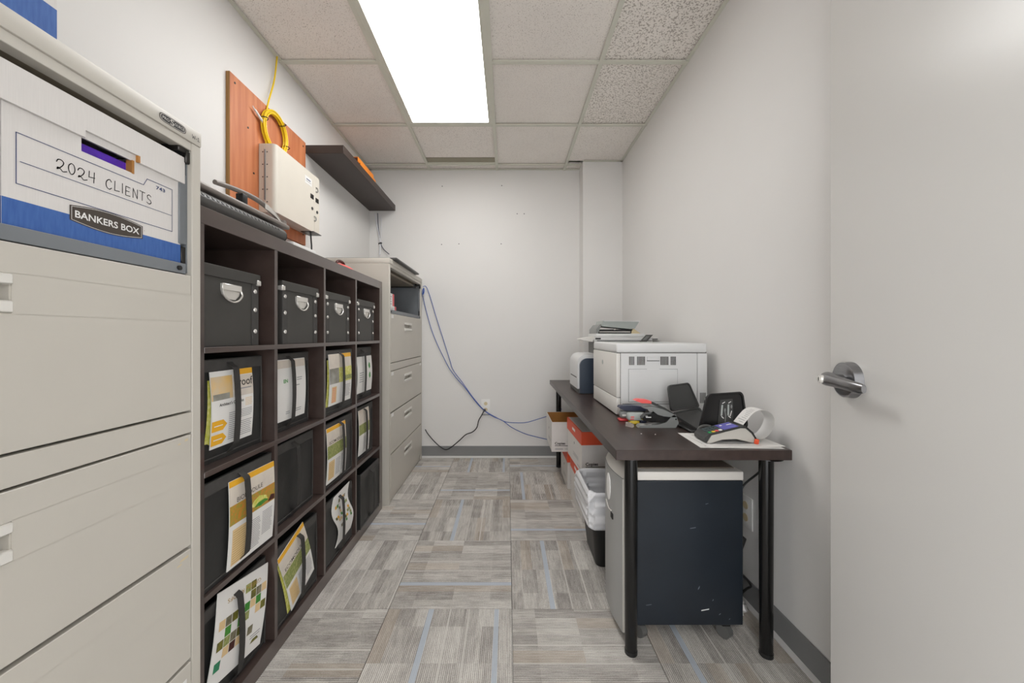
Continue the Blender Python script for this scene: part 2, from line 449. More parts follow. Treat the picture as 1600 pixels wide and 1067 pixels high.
baseboard('baseboard_left', [(XL, XL, YF, YB, 1, 0)])

# carpet tiles, quarter-turned
floor = struct('floor', G().box(XL-0.1, XR+0.1, YF-1.2, YB+0.1, -0.08, -0.006), 'base', (0, 0, 0))
T = 0.5
cme = None
for i in range(-3, 2):
    for j in range(-3, 4):
        x0, x1 = 0.018+T*i, 0.018+T*(i+1); y0, y1 = 1.5+T*j, 1.5+T*(j+1)
        cx0, cx1, cy0, cy1 = max(x0, XL), min(x1, XR), max(y0, YF-0.1), min(y1, YB)
        if cx1-cx0 < 0.01 or cy1-cy0 < 0.01: continue
        full = (cx1-cx0 > T-1e-4) and (cy1-cy0 > T-1e-4)
        turn = (i+j) % 2 == 1
        c = Vector(((x0+x1)/2, (y0+y1)/2, 0)); e = 0.0009
        if full:
            if cme is None: cme = G().box(-T/2+e, T/2-e, -T/2+e, T/2-e, -0.006, 0.0, 0.0012, 1).mesh('carpet_tile', 'carpet', 0)
            me = cme
        else:
            a0, a1, b0, b1 = cx0-c.x+e, cx1-c.x-e, cy0-c.y+e, cy1-c.y-e
            if turn: a0, a1, b0, b1 = b0, b1, -a1, -a0
            me = G().box(a0, a1, b0, b1, -0.006, 0.0, 0.0012, 1).mesh('carpet_tile', 'carpet', 0)
        o = link(bpy.data.objects.new('carpet_tile', me)); o.parent = floor; o.location = c
        o.rotation_euler = (0, 0, PI/2 if turn else 0)

# suspended ceiling
ceil = struct('ceiling', G().box(XL-0.1, XR+0.1, YF-0.1, YB+0.1, ZC+0.06, ZC+0.12), 'grid', (0, 0, 0))
gx = [XL, -0.706, -0.096, 0.514, XR]
gy = [YF, 0.202, 0.812, 1.422, 2.032, 2.642, 3.252, YB]
rough = {(3, 3), (3, 4)}
for i in range(4):
    for j in range(7):
        x0, x1, y0, y1 = gx[i]+0.004, gx[i+1]-0.004, gy[j]+0.004, gy[j+1]-0.004
        if i == 1 and j in (3, 4): continue
        if i == 1 and j == 5: y1 = 3.138
        if i == 3 and j == 5: y1 = 3.2
        if i == 3 and j == 6: x1 = 0.654
        c = Vector(((x0+x1)/2, (y0+y1)/2, ZC+0.008))
        me = G().box(x0-c.x, x1-c.x, y0-c.y, y1-c.y, 0, 0.016, 0.002, 1).mesh('ceiling_tile', 'ctile_rough' if (i, j) in rough else 'ctile', 0)
        o = link(bpy.data.objects.new('ceiling_tile', me)); o.parent = ceil; o.location = c
part('air_slot', G().box(-0.694, -0.108, 3.138, 3.214, ZC+0.003, ZC+0.008), 'slot', ceil)
part('slot_edge', G().box(-0.694, -0.108, 3.214, 3.240, ZC+0.001, ZC+0.02), 'grid', ceil)
b = 0.012
for x in gx[1:-1]: part('grid_bar', G().box(x-b, x+b, YF, YB, ZC-0.005, ZC+0.004).box(x-0.001, x+0.001, YF, YB, ZC+0.004, ZC+0.035), 'grid', ceil, smooth=0)
for y in gy[1:-1]:
    for i in range(4):
        x0, x1 = gx[i]+(b if i else 0), gx[i+1]-(b if i < 3 else 0)
        if i == 1 and abs(y-2.032) < 0.01: continue
        if i == 3 and y > 3.2: x1 = 0.654
        part('grid_bar', G().box(x0, x1, y-b, y+b, ZC-0.0045, ZC+0.004), 'grid', ceil, smooth=0)
for (x0, x1, y0, y1) in ((XL, XL+0.02, YF, YB), (XR-0.02, XR, YF, 3.2), (XL, 0.654, YB-0.02, YB), (0.654, XR, 3.18, 3.2)):
    part('wall_angle', G().box(x0, x1, y0, y1, ZC-0.001, ZC+0.003), 'grid', ceil, smooth=0)

# troffer
lt = thing('ceiling_light', 'long bright fluorescent light panel set into the ceiling grid', 'light', (-0.401, 2.032, ZC))
x0, x1, y0, y1 = -0.694, -0.108, 1.434, 2.630; fw = 0.026
part('frame', G().box(x0, x0+fw, y0, y1, ZC-0.003, ZC+0.012).box(x1-fw, x1, y0, y1, ZC-0.003, ZC+0.012).box(x0+fw, x1-fw, y0, y0+fw, ZC-0.003, ZC+0.012).box(x0+fw, x1-fw, y1-fw, y1, ZC-0.003, ZC+0.012), 'grid', lt, smooth=0)
part('diffuser', G().box(x0+fw, x1-fw, y0+fw, y1-fw, ZC+0.002, ZC+0.01), 'lamp', lt, smooth=0)

# open door on the right, its lever towards the camera's left
d0 = Vector((0.852, 0.975, 0)); hinge = Vector((0.648, 0.075, 0)); dd = (hinge-d0).normalized()
ang = math.atan2(dd.y, dd.x)
door = link(bpy.data.objects.new('door_1', None)); door.location = d0; door.rotation_euler = (0, 0, ang); tag(door, kind='structure')
wid = (hinge-d0).length
part('door_leaf', G().box(0, wid, 0.0, 0.044, 0.012, 2.1, 0.002, 1), 'door', door, world=False)
# local: +x towards the hinge, visible face at y=0 looks along -y
hx, hz = 0.082, 1.002
part('rosette', G().cyl((hx, 0, hz), (hx, -0.018, hz), 0.044, 0.042, n=40).cyl((hx, -0.018, hz), (hx, -0.0195, hz), 0.0395, 0.037, n=40), 'steel', door, world=False)
lev = part('lever', G().cyl((hx, -0.015, hz), (hx, -0.040, hz), 0.0135, 0.0125, n=24)
     .rings([[(hx+x, yc+w*math.cos(a), hz+zc+h*math.sin(a)) for a in [2*PI*k/16 for k in range(16)]] for (x, yc, zc, w, h) in
      ((-0.017, -0.046, 0.002, 0.004, 0.006), (-0.015, -0.047, 0.002, 0.0125, 0.014), (-0.004, -0.047, 0.001, 0.0175, 0.0175), (0.012, -0.047, 0.0, 0.0165, 0.0165), (0.035, -0.047, -0.002, 0.012, 0.014), (0.075, -0.047, -0.005, 0.009, 0.013), (0.108, -0.046, -0.007, 0.008, 0.0115), (0.116, -0.045, -0.007, 0.005, 0.009))]), 'steel', door, world=False)
part('key_cylinder', G().cyl((hx-0.001, -0.060, hz+0.001), (hx-0.001, -0.0682, hz+0.001), 0.0105, 0.0095, n=20).cyl((hx-0.001, -0.0682, hz+0.001), (hx-0.001, -0.0688, hz+0.001), 0.006, n=16), 'chrome', lev, world=False)
part('keyhole', G().box(hx-0.0018, hx-0.0002, -0.0694, -0.0686, hz-0.004, hz+0.005), 'gap', lev, world=False)
# ------------------------------------------------------------------ filing cabinets (front at local x=0, width along y)
CW, CD, CT = 0.914, 0.455, 1.617
DR = [(0.925, 1.258), (0.597, 0.872), (0.322, 0.594), (0.046, 0.319)]
def cabinet(name, label, loc):
    t = thing(name, label, 'filing cabinet', loc, group='filing cabinets')
    s = 0.026
    g = G()
    g.box(-CD, 0, 0, s, 0.0, CT-0.036, 0.002, 1).box(-CD, 0, CW-s, CW, 0.0, CT-0.036, 0.002, 1)
    g.box(-CD, -CD+0.01, s, CW-s, 0.0, CT-0.036).box(-CD+0.01, -0.03, s, CW-s, 0.02, 0.04)
    g.box(-0.02, 0, s, CW-s, 0.874, 0.923, 0.001, 1)               # rail between the drawers
    g.box(-0.03, -0.012, s, CW-s, 0.0, 0.045)
    part('case', g, 'cab', t, False)
    part('top', G().box(-CD, 0.002, 0, CW, CT-0.036, CT, 0.003, 2).box(-0.03, -0.002, s, CW-s, CT-0.056, CT-0.036, 0.001, 1), 'cab', t, False)
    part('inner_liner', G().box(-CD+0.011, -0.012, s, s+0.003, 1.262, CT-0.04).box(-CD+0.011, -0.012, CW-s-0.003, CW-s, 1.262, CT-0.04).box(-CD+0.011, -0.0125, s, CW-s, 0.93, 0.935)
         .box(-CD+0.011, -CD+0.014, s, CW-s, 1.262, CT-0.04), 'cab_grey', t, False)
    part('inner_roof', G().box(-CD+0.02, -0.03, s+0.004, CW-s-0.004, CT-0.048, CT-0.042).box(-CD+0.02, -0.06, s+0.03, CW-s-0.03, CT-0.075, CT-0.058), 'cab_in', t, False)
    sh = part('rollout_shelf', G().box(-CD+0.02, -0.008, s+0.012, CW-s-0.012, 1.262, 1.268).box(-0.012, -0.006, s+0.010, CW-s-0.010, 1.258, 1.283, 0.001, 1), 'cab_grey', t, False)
    for y in (s+0.03, CW-s-0.03): part('screw', G().cyl((-0.008, y, 1.270), (-0.002, y, 1.270), 0.0055, n=12), 'black', sh, False)
    # slide-in door hardware at both sides of the opening
    for y0, sg in ((s, 1), (CW-s, -1)):
        h = part('hinge', G().box(-0.05, -0.006, min(y0, y0+sg*0.03), max(y0, y0+sg*0.03), CT-0.068, CT-0.052, 0.002, 1).box(-0.016, -0.004, min(y0, y0+sg*0.012), max(y0, y0+sg*0.012), CT-0.09, CT-0.06, 0.002, 1), 'steel_dark', t, False)
        part('door_slide', G().cyl((-CD+0.05, y0+sg*0.02, CT-0.078), (-0.03, y0+sg*0.02, CT-0.078), 0.006, n=10).ball((-0.04, y0+sg*0.026, CT-0.082), 0.008), 'steel', t, False)
        part('upright', G().box(-0.024, -0.012, min(y0, y0+sg*0.022), max(y0, y0+sg*0.022), 1.33, 1.50, 0.002, 1), 'cab_grey', t, False)
        part('latch_plate', G().box(-0.02, -0.014, min(y0, y0+sg*0.014), max(y0, y0+sg*0.014), 1.285, 1.325, 0.001, 1), 'steel_dark', t, False)
    for z0, z1 in DR:
        e = 0.003; c = CW/2; hw = 0.102; h0, h1 = z1-0.113, z1-0.052
        g = G()
        g.box(-0.016, 0.0, s+e, CW-s-e, h1, z1-e, 0.0012, 1).box(-0.016, 0.0, s+e, CW-s-e, z0+e, h0, 0.0012, 1)
        g.box(-0.016, 0.0, s+e, c-hw, h0-0.002, h1+0.002).box(-0.016, 0.0, c+hw, CW-s-e, h0-0.002, h1+0.002)
        dr = part('drawer', g, 'cab', t, False, smooth=0)
        part('pull', G().box(-0.012, 0.004, c-hw, c+hw, h1-0.017, h1, 0.002, 1).box(-0.012, 0.004, c-hw, c+hw, h0, h0+0.019, 0.002, 1), 'pull', dr, False)
        part('pull_recess', G().box(-0.026, -0.022, c-hw, c+hw, h0, h1).box(-0.024, -0.002, c+hw-0.002, c+hw, h0, h1).box(-0.024, -0.002, c-hw, c-hw+0.002, h0, h1), 'cab', dr, False)
    return t
cab1 = cabinet('filing_cabinet', 'large beige lateral filing cabinet filling the left foreground', (-0.772, 0.016, 0))
cab2 = dup(cab1, (-0.772, 2.412, 0), 0, 'beige lateral filing cabinet standing against the back wall')
# marks of the near cabinet
pr = Print(lambda u, v, o: (0.0022+o, u, v))
cy = 0.834; cz = CT-0.019; a, bq = 0.034, 0.0095
pr.poly([(cy+a*math.copysign(abs(math.cos(q))**0.35, math.cos(q)), cz+bq*math.copysign(abs(math.sin(q))**0.7, math.sin(q))) for q in [2*PI*k/32 for k in range(32)]], 'logo_brown')
pr.poly([(cy+a*0.93*math.copysign(abs(math.cos(q))**0.35, math.cos(q)), cz+bq*0.84*math.copysign(abs(math.sin(q))**0.7, math.sin(q))) for q in [2*PI*k/32 for k in range(32)]], 'pull', 0.0006)
pr.poly([(cy+a*0.90*math.copysign(abs(math.cos(q))**0.35, math.cos(q)), cz+bq*0.76*math.copysign(abs(math.sin(q))**0.7, math.sin(q))) for q in [2*PI*k/32 for k in range(32)]], 'ink', 0.0008)
pr.text('PRO', cy-0.027, cz-0.003, 0.006, 'pull', width=0.017, off=0.0011)
pr.text('S', cy-0.008, cz-0.006, 0.012, 'pull', width=0.010, off=0.0011)
pr.text('OURCE', cy+0.003, cz-0.003, 0.006, 'pull', width=0.025, off=0.0011)
w0 = 0.896; h = 0.009; z0 = cz-0.006
pr.line([(w0-0.011, z0+h), (w0-0.009, z0), (w0-0.0065, z0+h*0.7), (w0-0.004, z0), (w0-0.002, z0+h)], 0.0011, 'ink')
pr.line([(w0+0.000, z0+h*0.35), (w0+0.003, z0+h*0.35)], 0.0011, 'ink')
pr.line([(w0+0.005, z0+h*0.75), (w0+0.0075, z0+h), (w0+0.0075, z0), (w0+0.0045, z0), (w0+0.0105, z0)], 0.0011, 'ink')
pr.done('badge', cab1)
pr = Print(lambda u, v, o: (0.0002+o, u, v))
pr.rect(0.4, 0.258, 0.872, 0.285, 'white')
pr.done('label_strip', cab1)
# tape marks on the near cabinet, white stickers on the far one
for (u, v, du, dv) in ((0.852, 0.574, 0.026, 0.006), (0.845, 0.566, 0.014, 0.004), (0.866, 0.856, 0.010, 0.006), (0.848, 0.852, 0.008, 0.004)):
    pr = Print(lambda u, v, o: (0.0002+o, u, v)); pr.poly([(u, v), (u+du*0.9, v+dv*0.1), (u+du, v+dv), (u+du*0.2, v+dv*0.8)], 'beige'); pr.done('tape_residue', cab1)
for (u, v) in ((0.04, 1.226), (0.04, 0.842), (0.04, 0.566), (0.83, 0.846)):
    pr = Print(lambda u, v, o: (0.0002+o, u, v)); pr.rect(u, v, u+0.05, v+0.022, 'white'); pr.done('sticker', cab2)

# ------------------------------------------------------------------ record storage boxes
STRK = {'2': [[(0, .72), (.12, .95), (.38, 1), (.58, .84), (.52, .58), (.3, .3), (.06, .1), (.12, .26), (.34, .16), (.52, .0), (.85, .12)]],
 '0': [[(.3, 1), (.08, .75), (.06, .35), (.25, .0), (.5, .15), (.6, .55), (.5, .9), (.3, 1)]],
 '4': [[(.1, 1), (.06, .42), (.62, .5)], [(.58, 1.02), (.52, .0)]],
 'C': [[(.6, .82), (.42, 1), (.15, .8), (.05, .45), (.15, .12), (.4, .02), (.62, .2)]],
 'L': [[(.12, 1), (.08, .04), (.6, .1)]], 'I': [[(.2, 1), (.2, 0)]],
 'E': [[(.6, .96), (.12, .98), (.1, .04), (.6, .06)], [(.1, .5), (.5, .52)]],
 'N': [[(.08, 0), (.1, 1), (.58, .02), (.62, 1)]],
 'T': [[(0, .98), (.66, .94)], [(.34, .96), (.32, 0)]],
 'S': [[(.58, .86), (.34, 1), (.1, .82), (.2, .56), (.5, .42), (.58, .18), (.34, 0), (.04, .12)]], ' ': []}
def record_box(label, loc, text=True):
    t = thing('storage_box', label, 'box', loc, group='white and blue record boxes')
    w, h, d = 0.314, 0.262, 0.40
    hu0, hu1, hv0, hv1 = 0.108, 0.203, 0.181, 0.207
    g = G(); th = 0.004
    # front wall around the hand hole, then the other walls and the bottom
    g.box(-th, 0, 0, hu0, 0, h).box(-th, 0, hu1, w, 0, h).box(-th, 0, hu0, hu1, 0, hv0).box(-th, 0, hu0, hu1, hv1, h)
    g.box(-d, -th, 0, th, 0, h).box(-d, -th, w-th, w, 0, h).box(-d, -d+th, th, w-th, 0, h).box(-d+th, -th, th, w-th, 0, th)
    part('body', g, 'box_white', t, False, smooth=0)
    o2 = 0.006; lz = 0.207; g = G()
    g.box(-d-o2, o2, -o2, w+o2, 0.264, 0.270)
    g.box(0.001, o2, -o2, hu0+0.002, lz, 0.264).box(0.001, o2, hu1+0.008, w+o2, lz, 0.264).box(0.001, o2, hu0+0.002, hu1+0.008, lz+0.014, 0.264)
    g.box(-d-o2, 0.001, -o2, -0.001, lz, 0.264).box(-d-o2, 0.001, w+0.001, w+o2, lz, 0.264).box(-d-o2, -d-0.001, -0.001, w+0.001, lz, 0.264)
    part('lid', g, 'box_white', t, False, smooth=0)
    part('hand_hole_rim', G().box(-0.012, 0.0008, hu1-0.004, hu1+0.001, hv0-0.001, hv1+0.001).box(0.0008, 0.0062, hu1+0.004, hu1+0.0085, lz, lz+0.014), 'kraft', t, False, smooth=0)
    part('folder', G().box(-0.30, -0.012, hu0-0.06, hu1+0.05, 0.02, hv1-0.006), 'purple', t, False, smooth=0)
    pr = Print(lambda u, v, o: (o, u, v)); pr.rect(0, 0, w, 0.058, 'box_blue')
    if text:
        L = [(0.017, 0.084), (0.292, 0.084), (0.292, 0.182), (0.232, 0.182), (0.224, 0.166), (0.017, 0.166), (0.017, 0.084)]
        pr.line(L, 0.0013, 'ink_navy'); pr.line([(0.022, 0.121), (0.290, 0.121)], 0.0011, 'ink_navy')
        pr.text('743', 0.252, 0.168, 0.0075, 'ink_navy', width=0.022, weight=0.02)
        lx0, lx1, lc = 0.089, 0.222, 0.062
        def lens(x0, x1, he, hm): return [(x0, lc-he)]+[(x0+(x1-x0)*k/12, lc-he-(hm-he)*math.sin(PI*k/12)) for k in range(1, 12)]+[(x1, lc-he), (x1, lc+he)]+[(x1-(x1-x0)*k/12, lc+he+(hm-he)*math.sin(PI*k/12)) for k in range(1, 12)]+[(x0, lc+he)]
        pr.poly(lens(lx0, lx1, 0.0135, 0.0215), 'logo_brown', 0.0007); q = lens(lx0+0.003, lx1-0.003, 0.0118, 0.0195); pr.line(q+[q[0]], 0.0007, 'white', 0.0010)
        pr.text('BANKERS BOX', lx0+0.008, lc-0.0062, 0.0125, 'white', width=0.117, weight=0.018, off=0.0012)
        pr.text('R', lx1+0.003, lc+0.004, 0.002, 'logo_brown', off=0.0008)
        u = 0.070; s = 0.0195
        for k, ch in enumerate('2024 CLIENTS'):
            for st in STRK[ch]:
                pts = catmull([(x, y, 0) for x, y in st], 5) if ch in '20CS' else [Vector((x, y, 0)) for x, y in st]
                jz = 0.0012*math.sin(k*2.1)
                pr.line([(u+p.x*s*0.9, 0.130+jz+p.y*s) for p in pts], 0.0015, 'ink')
            u += s*{' ': 0.75, 'I': 0.42, 'L': .66, '2': 0.86}.get(ch, 0.78)
    else:
        L = [(0.017, 0.084), (0.292, 0.084), (0.292, 0.182)]
        pr.line(L, 0.0013, 'ink_navy')
    pr.done('print', t)
    p2 = Print(lambda u, v, o: (-u, -o, v)); p2.rect(0, 0, d, 0.058, 'box_blue'); p2.done('side_print', t)
    p3 = Print(lambda u, v, o: (-u, w+o, v)); p3.rect(0, 0, d, 0.058, 'box_blue'); p3.done('side_print', t)
    return t
record_box('white and blue record box lettered 2024 CLIENTS in the cabinet opening', (-0.787, 0.574, 1.2695))
record_box('white and blue record box standing on top of the near cabinet', (-0.785, 0.329, CT+0.001), False)

# ------------------------------------------------------------------ cube bookcase
BX0, BX1 = -1.195, -0.805
BY0, BY1, BZ = 0.935, 2.37, 1.452
fr = 0.046
ydiv = [1.286, 1.628, 1.966]; zsh = [0.404, 0.737, 1.070]
bk = thing('bookcase', 'dark brown cube bookcase with sixteen square compartments', 'bookcase', (-1.0, 1.65, 0))
def brd(name, x0, x1, y0, y1, z0, z1):
    o = part(name, G().box(x0, x1, y0, y1, z0, z1, 0.0008, 1), 'espresso', bk, smooth=0)
    return o
brd('frame_board', BX0, BX1, BY0, BY1, BZ-fr, BZ); brd('frame_board', BX0, BX1, BY0, BY1, 0, fr+0.01)
brd('frame_board', BX0, BX1, BY0, BY0+fr, fr+0.01, BZ-fr); brd('frame_board', BX0, BX1, BY1-fr, BY1, fr+0.01, BZ-fr)
for z in zsh: brd('shelf_board', BX0, BX1, BY0+fr, BY1-fr, z-0.008, z+0.008)
zz = [fr+0.01]+zsh+[BZ-fr]
for y in ydiv:
    for a_, b_ in zip(zz, zz[1:]): brd('divider', BX0, BX1-0.0004, y-0.008, y+0.008, a_+(0.008 if a_ in zsh else 0), b_-(0.008 if b_ in zsh else 0))
part('back_sheet', G().box(BX0-0.004, BX0, BY0, BY1, 0.0, BZ), 'black', bk)
# lidded boxes on the top row
def lidded_box():
    t = thing('lidded_box', '', 'box', group='black lidded boxes on the top row'); w, h, d = 0.246, 0.232, 0.33
    part('body', G().box(-d, 0, 0, w, 0, h-0.004, 0.001, 1), 'box_black', t, False, smooth=0)
    part('lid', G().box(-d-0.004, 0.005, -0.006, w+0.006, h-0.034, h, 0.0015, 1), 'box_black', t, False, smooth=0)
    for y0 in (0.0, w-0.032):
        st = part('corner_strip', G().box(-0.001, 0.0022, y0, y0+0.032, 0, h-0.034, 0.0006, 1), 'fabric_edge', t, False)
        for z in (0.045, 0.115, 0.175): part('stud', G().ball((0.0022, y0+0.016, z), 0.0078, (0.5, 1, 1)), 'chrome', st, False)
    for y0, y1 in ((-0.008, 0.012), (w-0.012, w+0.008)): part('lid_corner', G().box(-0.012, 0.0065, y0, y1, h-0.036, h-0.018, 0.002, 1), 'chrome', t, False)
    c = w*0.5; hz_ = 0.165
    hd = part('handle_plate', G().prism([(c-0.038, hz_+0.018), (c+0.038, hz_+0.018), (c+0.038, hz_), (c+0.034, hz_-0.012), (c+0.018, hz_-0.026), (c-0.018, hz_-0.026), (c-0.034, hz_-0.012), (c-0.038, hz_)], 'x', 0.0, 0.0025), 'chrome', t, False, smooth=0)
    part('handle_fold', G().box(0.0025, 0.008, c-0.039, c+0.039, hz_-0.001, hz_+0.019, 0.0018, 1), 'chrome', hd, False)
    part('handle_ring', G().tube([(0.006, c-0.037, hz_+0.002), (0.009, c-0.038, hz_-0.012), (0.010, c-0.022, hz_-0.028), (0.010, c, hz_-0.034), (0.010, c+0.022, hz_-0.028), (0.009, c+0.038, hz_-0.012), (0.006, c+0.037, hz_+0.002)], 0.0026, 8, 5), 'chrome', hd, False)
    return t
lb = lidded_box(); z = zsh[2]+0.0085
for k, (x, y, lab) in enumerate(((-0.832, 0.985, 'black lidded box with metal handle, nearest on the top bookcase row'), (-0.822, 1.346, 'second black lidded box from the near cabinet, top bookcase row'),
                  (-0.822, 1.668, 'third black lidded box from the near cabinet, top bookcase row'), (-0.822, 2.020, 'black lidded box with metal handle, farthest on the top bookcase row'))):
    if k == 0: lb.location = (x, y, z); lb['label'] = lab
    else: dup(lb, (x, y, z), 0, lab)

# fabric bins in the other rows
def fabric_bin():
    t = thing('fabric_bin', '', 'bin', group='black fabric bins'); w, h, d = 0.282, 0.296, 0.33
    def fr_(u, v, o):
        bul = 0.006*math.sin(PI*u)*math.sin(PI*v)+0.002*mnoise.noise(Vector((u*4, v*4, 3)))
        return (bul+o, u*w, v*h)
    g = G(); g.sheet(fr_, 14, 14, 0.004)
    g.box(-d, -0.004, 0, 0.004, 0, h).box(-d, -0.004, w-0.004, w, 0, h).box(-d, -d+0.004, 0.004, w-0.004, 0, h).box(-d+0.004, -0.004, 0.004, w-0.004, 0, 0.004)
    part('body', g, 'fabric', t, False, smooth=60)
    part('rim', G().box(-0.001, 0.0045, -0.001, w+0.001, h-0.036, h-0.001, 0.0015, 1), 'fabric_edge', t, False)
    part('bottom_seam', G().box(-0.001, 0.004, 0, w, 0.012, 0.016, 0.001, 1), 'fabric_edge', t, False)
    for y in (0.0, w): part('side_seam', G().tube([(0.001, y, 0.0), (0.003, y, h/2), (0.001, y, h)], 0.0022, 6, 3), 'fabric_edge', t, False)
    c = w*0.475; hs = 0.0115
    def strap(u, v, o):
        e_ = min(1.0, v/0.10, (1-v)/0.07); x = 0.0055+0.019*(e_*e_*(3-2*e_))+0.004*math.sin(PI*v)+o
        return (x, c-hs+2*hs*u+0.006*math.sin(PI*v), 0.014+v*(h-0.026))
    part('strap', G().sheet(strap, 2, 40, 0.002), 'strap', t, False)
    return t
fb = fabric_bin(); first = True
ycell = [BY0+fr, 1.294, 1.636, 1.974]
bins = {(2, 0): (-0.846, 0.983), (2, 1): (-0.858, 1.300), (2, 2): (-0.818, 1.648), (2, 3): (-0.840, 1.980),
        (3, 0): (-0.816, 0.988), (3, 1): (-0.838, 1.300), (3, 2): (-0.818, 1.650), (3, 3): (-0.832, 1.980),
        (4, 0): (-0.834, 0.984), (4, 1): (-0.822, 1.302), (4, 2): (-0.818, 1.648), (4, 3): (-0.798, 2.000)}
row = {2: 'second', 3: 'third', 4: 'bottom'}; colw = {0: 'nearest', 1: 'second', 2: 'third', 3: 'farthest'}
desc = {(3, 1): 'empty-strapped wrinkled black fabric bin, second column of the third bookcase row', (4, 3): 'empty-strapped black fabric bin, farthest column of the bottom bookcase row'}
for (r_, c_), (x, y) in bins.items():
    lab = desc.get((r_, c_), 'black fabric bin holding a brochure, %s column of the %s bookcase row' % (colw[c_], row[r_]))
    z = (zsh[4-r_-1] if r_ < 4 else fr+0.002)+0.0085
    if first: fb.location = (x, y, z); fb['label'] = lab; first = False
    else: dup(fb, (x, y, z), 0, lab)

# brochures tucked under the bin straps: local u along world y, v up
def brochure(label, loc, w, h, rot=0.0, bulge=0.006, wave=0.0, lean=0.0, curl=0.0, inner=False, skew=0.0):
    t = thing('brochure', label, 'brochure', loc, group='brochures strapped to the bins')
    c, s = math.cos(rot), math.sin(rot)
    def fn(u, v, o):
        a, b_ = u/w, v/h
        x = bulge*math.sin(PI*min(max(b_, 0), 1))+wave*math.sin(2*PI*b_)*1.0+lean*(1-b_)+curl*(max(0, abs(a-0.5)-0.2)**2)*8
        U, V = u-w/2, v+skew*(a-0.5)
        y = U*c-V*s; z = U*s+V*c
        return (x+o, y+wave*8*math.sin(2*PI*b_), z)
    part('pages', G().sheet(lambda a, b_, o: fn(a*w, b_*h, o), 8, 14, 0.0022), 'paper', t, False, smooth=60)
    if inner:
        part('back_page', G().sheet(lambda a, b_, o: tuple(Vector(fn(a*w*0.4, b_*h*0.9, o))+Vector((-0.006-0.002*(1-a), -0.012*(1-b_), -0.002))), 4, 8, 0.0008), 'p_lime', t, False, smooth=60)
    return t, Print(fn)
def cover(pr, w, h, top, photo, title, tan=True, tsize=0.013, split=0.45):
    """a generic cover: coloured head band, photograph, title, body text"""
    pr.rect(0, h*0.93, w, h, top, 6, 1); pr.rect(0, h*0.68, w, h*0.93, 'p_sky', 6, 3); pr.rect(0, h*split, w, h*0.68, photo, 6, 4)
    if title: pr.text(title, w*0.10, h*0.70, tsize, 'p_text', width=w*0.72, weight=0.005)
    if tan: pr.rect(w*0.06, h*0.06, w*0.36, h*(split-0.06), 'p_tan', 3, 5); pr.lines(w*0.08, h*0.08, w*0.34, h*(split-0.08), 9, 'p_goldtext', 0.2)
    pr.lines(w*0.42, h*0.08, w*0.66, h*(split-0.06), 12); pr.lines(w*0.70, h*0.10, w*0.95, h*(split-0.04), 12)
zb = 0.781
t, pr = brochure('white brochure with amber photo and two gold arrows under the nearest second-row strap', (-0.838, 1.124, 0.786), 0.170, 0.220, 0.0, 0.006, inner=True)
w, h = 0.170, 0.220
pr.rect(0, h*0.62, w*0.48, h*0.93, 'p_amber', 5, 4); pr.rect(w*0.56, h*0.92, w, h, 'p_gold', 3, 1); pr.rect(w*0.5, h*0.62, w, h*0.91, 'p_sky', 4, 4); pr.rect(w*0.03, h*0.62, w*0.40, h*0.70, 'p_grey', 3, 1, 0.0006)
pr.text('roof', w*0.625, h*0.765, 0.0245, 'p_text', width=w*0.365, weight=0.01)
pr.rect(w*0.62, h*0.715, w*0.95, h*0.73, 'p_line', off=0.0008)
pr.text("Architect's Checklist", w*0.16, h*0.535, 0.0085, 'p_text', width=w*0.58, weight=0.02, slope=0.0)
for v0 in (h*0.04, h*0.22): pr.poly([(0.001, v0), (w*0.25, v0), (w*0.34, v0+h*0.068), (w*0.25, v0+h*0.136), (0.001, v0+h*0.136)], 'p_gold', 0.0008); pr.rect(w*0.05, v0+h*0.062, w*0.24, v0+h*0.074, 'white', off=0.0012)
pr.lines(w*0.38, h*0.06, w*0.55, h*0.44, 14); pr.lines(w*0.66, h*0.06, w*0.97, h*0.28, 8); pr.lines(w*0.66, h*0.32, w*0.97, h*0.44, 5); pr.lines(w*0.78, h*0.47, w*0.97, h*0.59, 5, 'p_tan')
pr.done('print', t)
t, pr = brochure('plain pale brochure with small green lettering under a second-row strap', (-0.848, 1.446, 0.786), 0.190, 0.232, 0.0, 0.006)
w, h = 0.190, 0.232
pr.rect(w*0.0, h*0.86, w, h*0.99, 'p_sky', 6, 2); pr.done('head_band', t); pr = Print(pr.fn); pr.text('EN', w*0.20, h*0.62, 0.013, 'p_leaf', width=w*0.14, weight=0.03); pr.done('lettering', t); pr = Print(pr.fn)
pr.lines(w*0.66, h*0.63, w*0.86, h*0.70, 2); pr.lines(w*0.5, h*0.54, w*0.76, h*0.58, 1); pr.lines(w*0.30, h*0.10, w*0.44, h*0.16, 2); pr.lines(w*0.6, h*0.10, w*0.86, h*0.17, 2)
pr.done('print', t)
t, pr = brochure('brochure with lime green photo and orange column under the third strap of the second row', (-0.808, 1.782, 0.787), 0.232, 0.236, 0.0, 0.006, inner=True)
w, h = 0.232, 0.236
pr.rect(0, h*0.42, w*0.5, h*0.72, 'p_grey', 5, 4); pr.rect(0, h*0.72, w, h, 'p_sky', 6, 3); pr.rect(w*0.40, h*0.42, w, h*0.72, 'p_lime', 5, 4, 0.0006); pr.rect(w*0.55, h*0.92, w, h, 'p_gold', 3, 1, 0.0006); pr.rect(w*0.6, h*0.45, w, h*0.54, 'p_meadow', 3, 2, 0.0008)
pr.rect(w*0.1, h*0.05, w*0.3, h*0.36, 'p_tan', 3, 3); pr.lines(w*0.12, h*0.06, w*0.28, h*0.35, 9, 'coral', 0.3); pr.lines(w*0.6, h*0.1, w*0.95, h*0.36, 9)
pr.done('print', t)
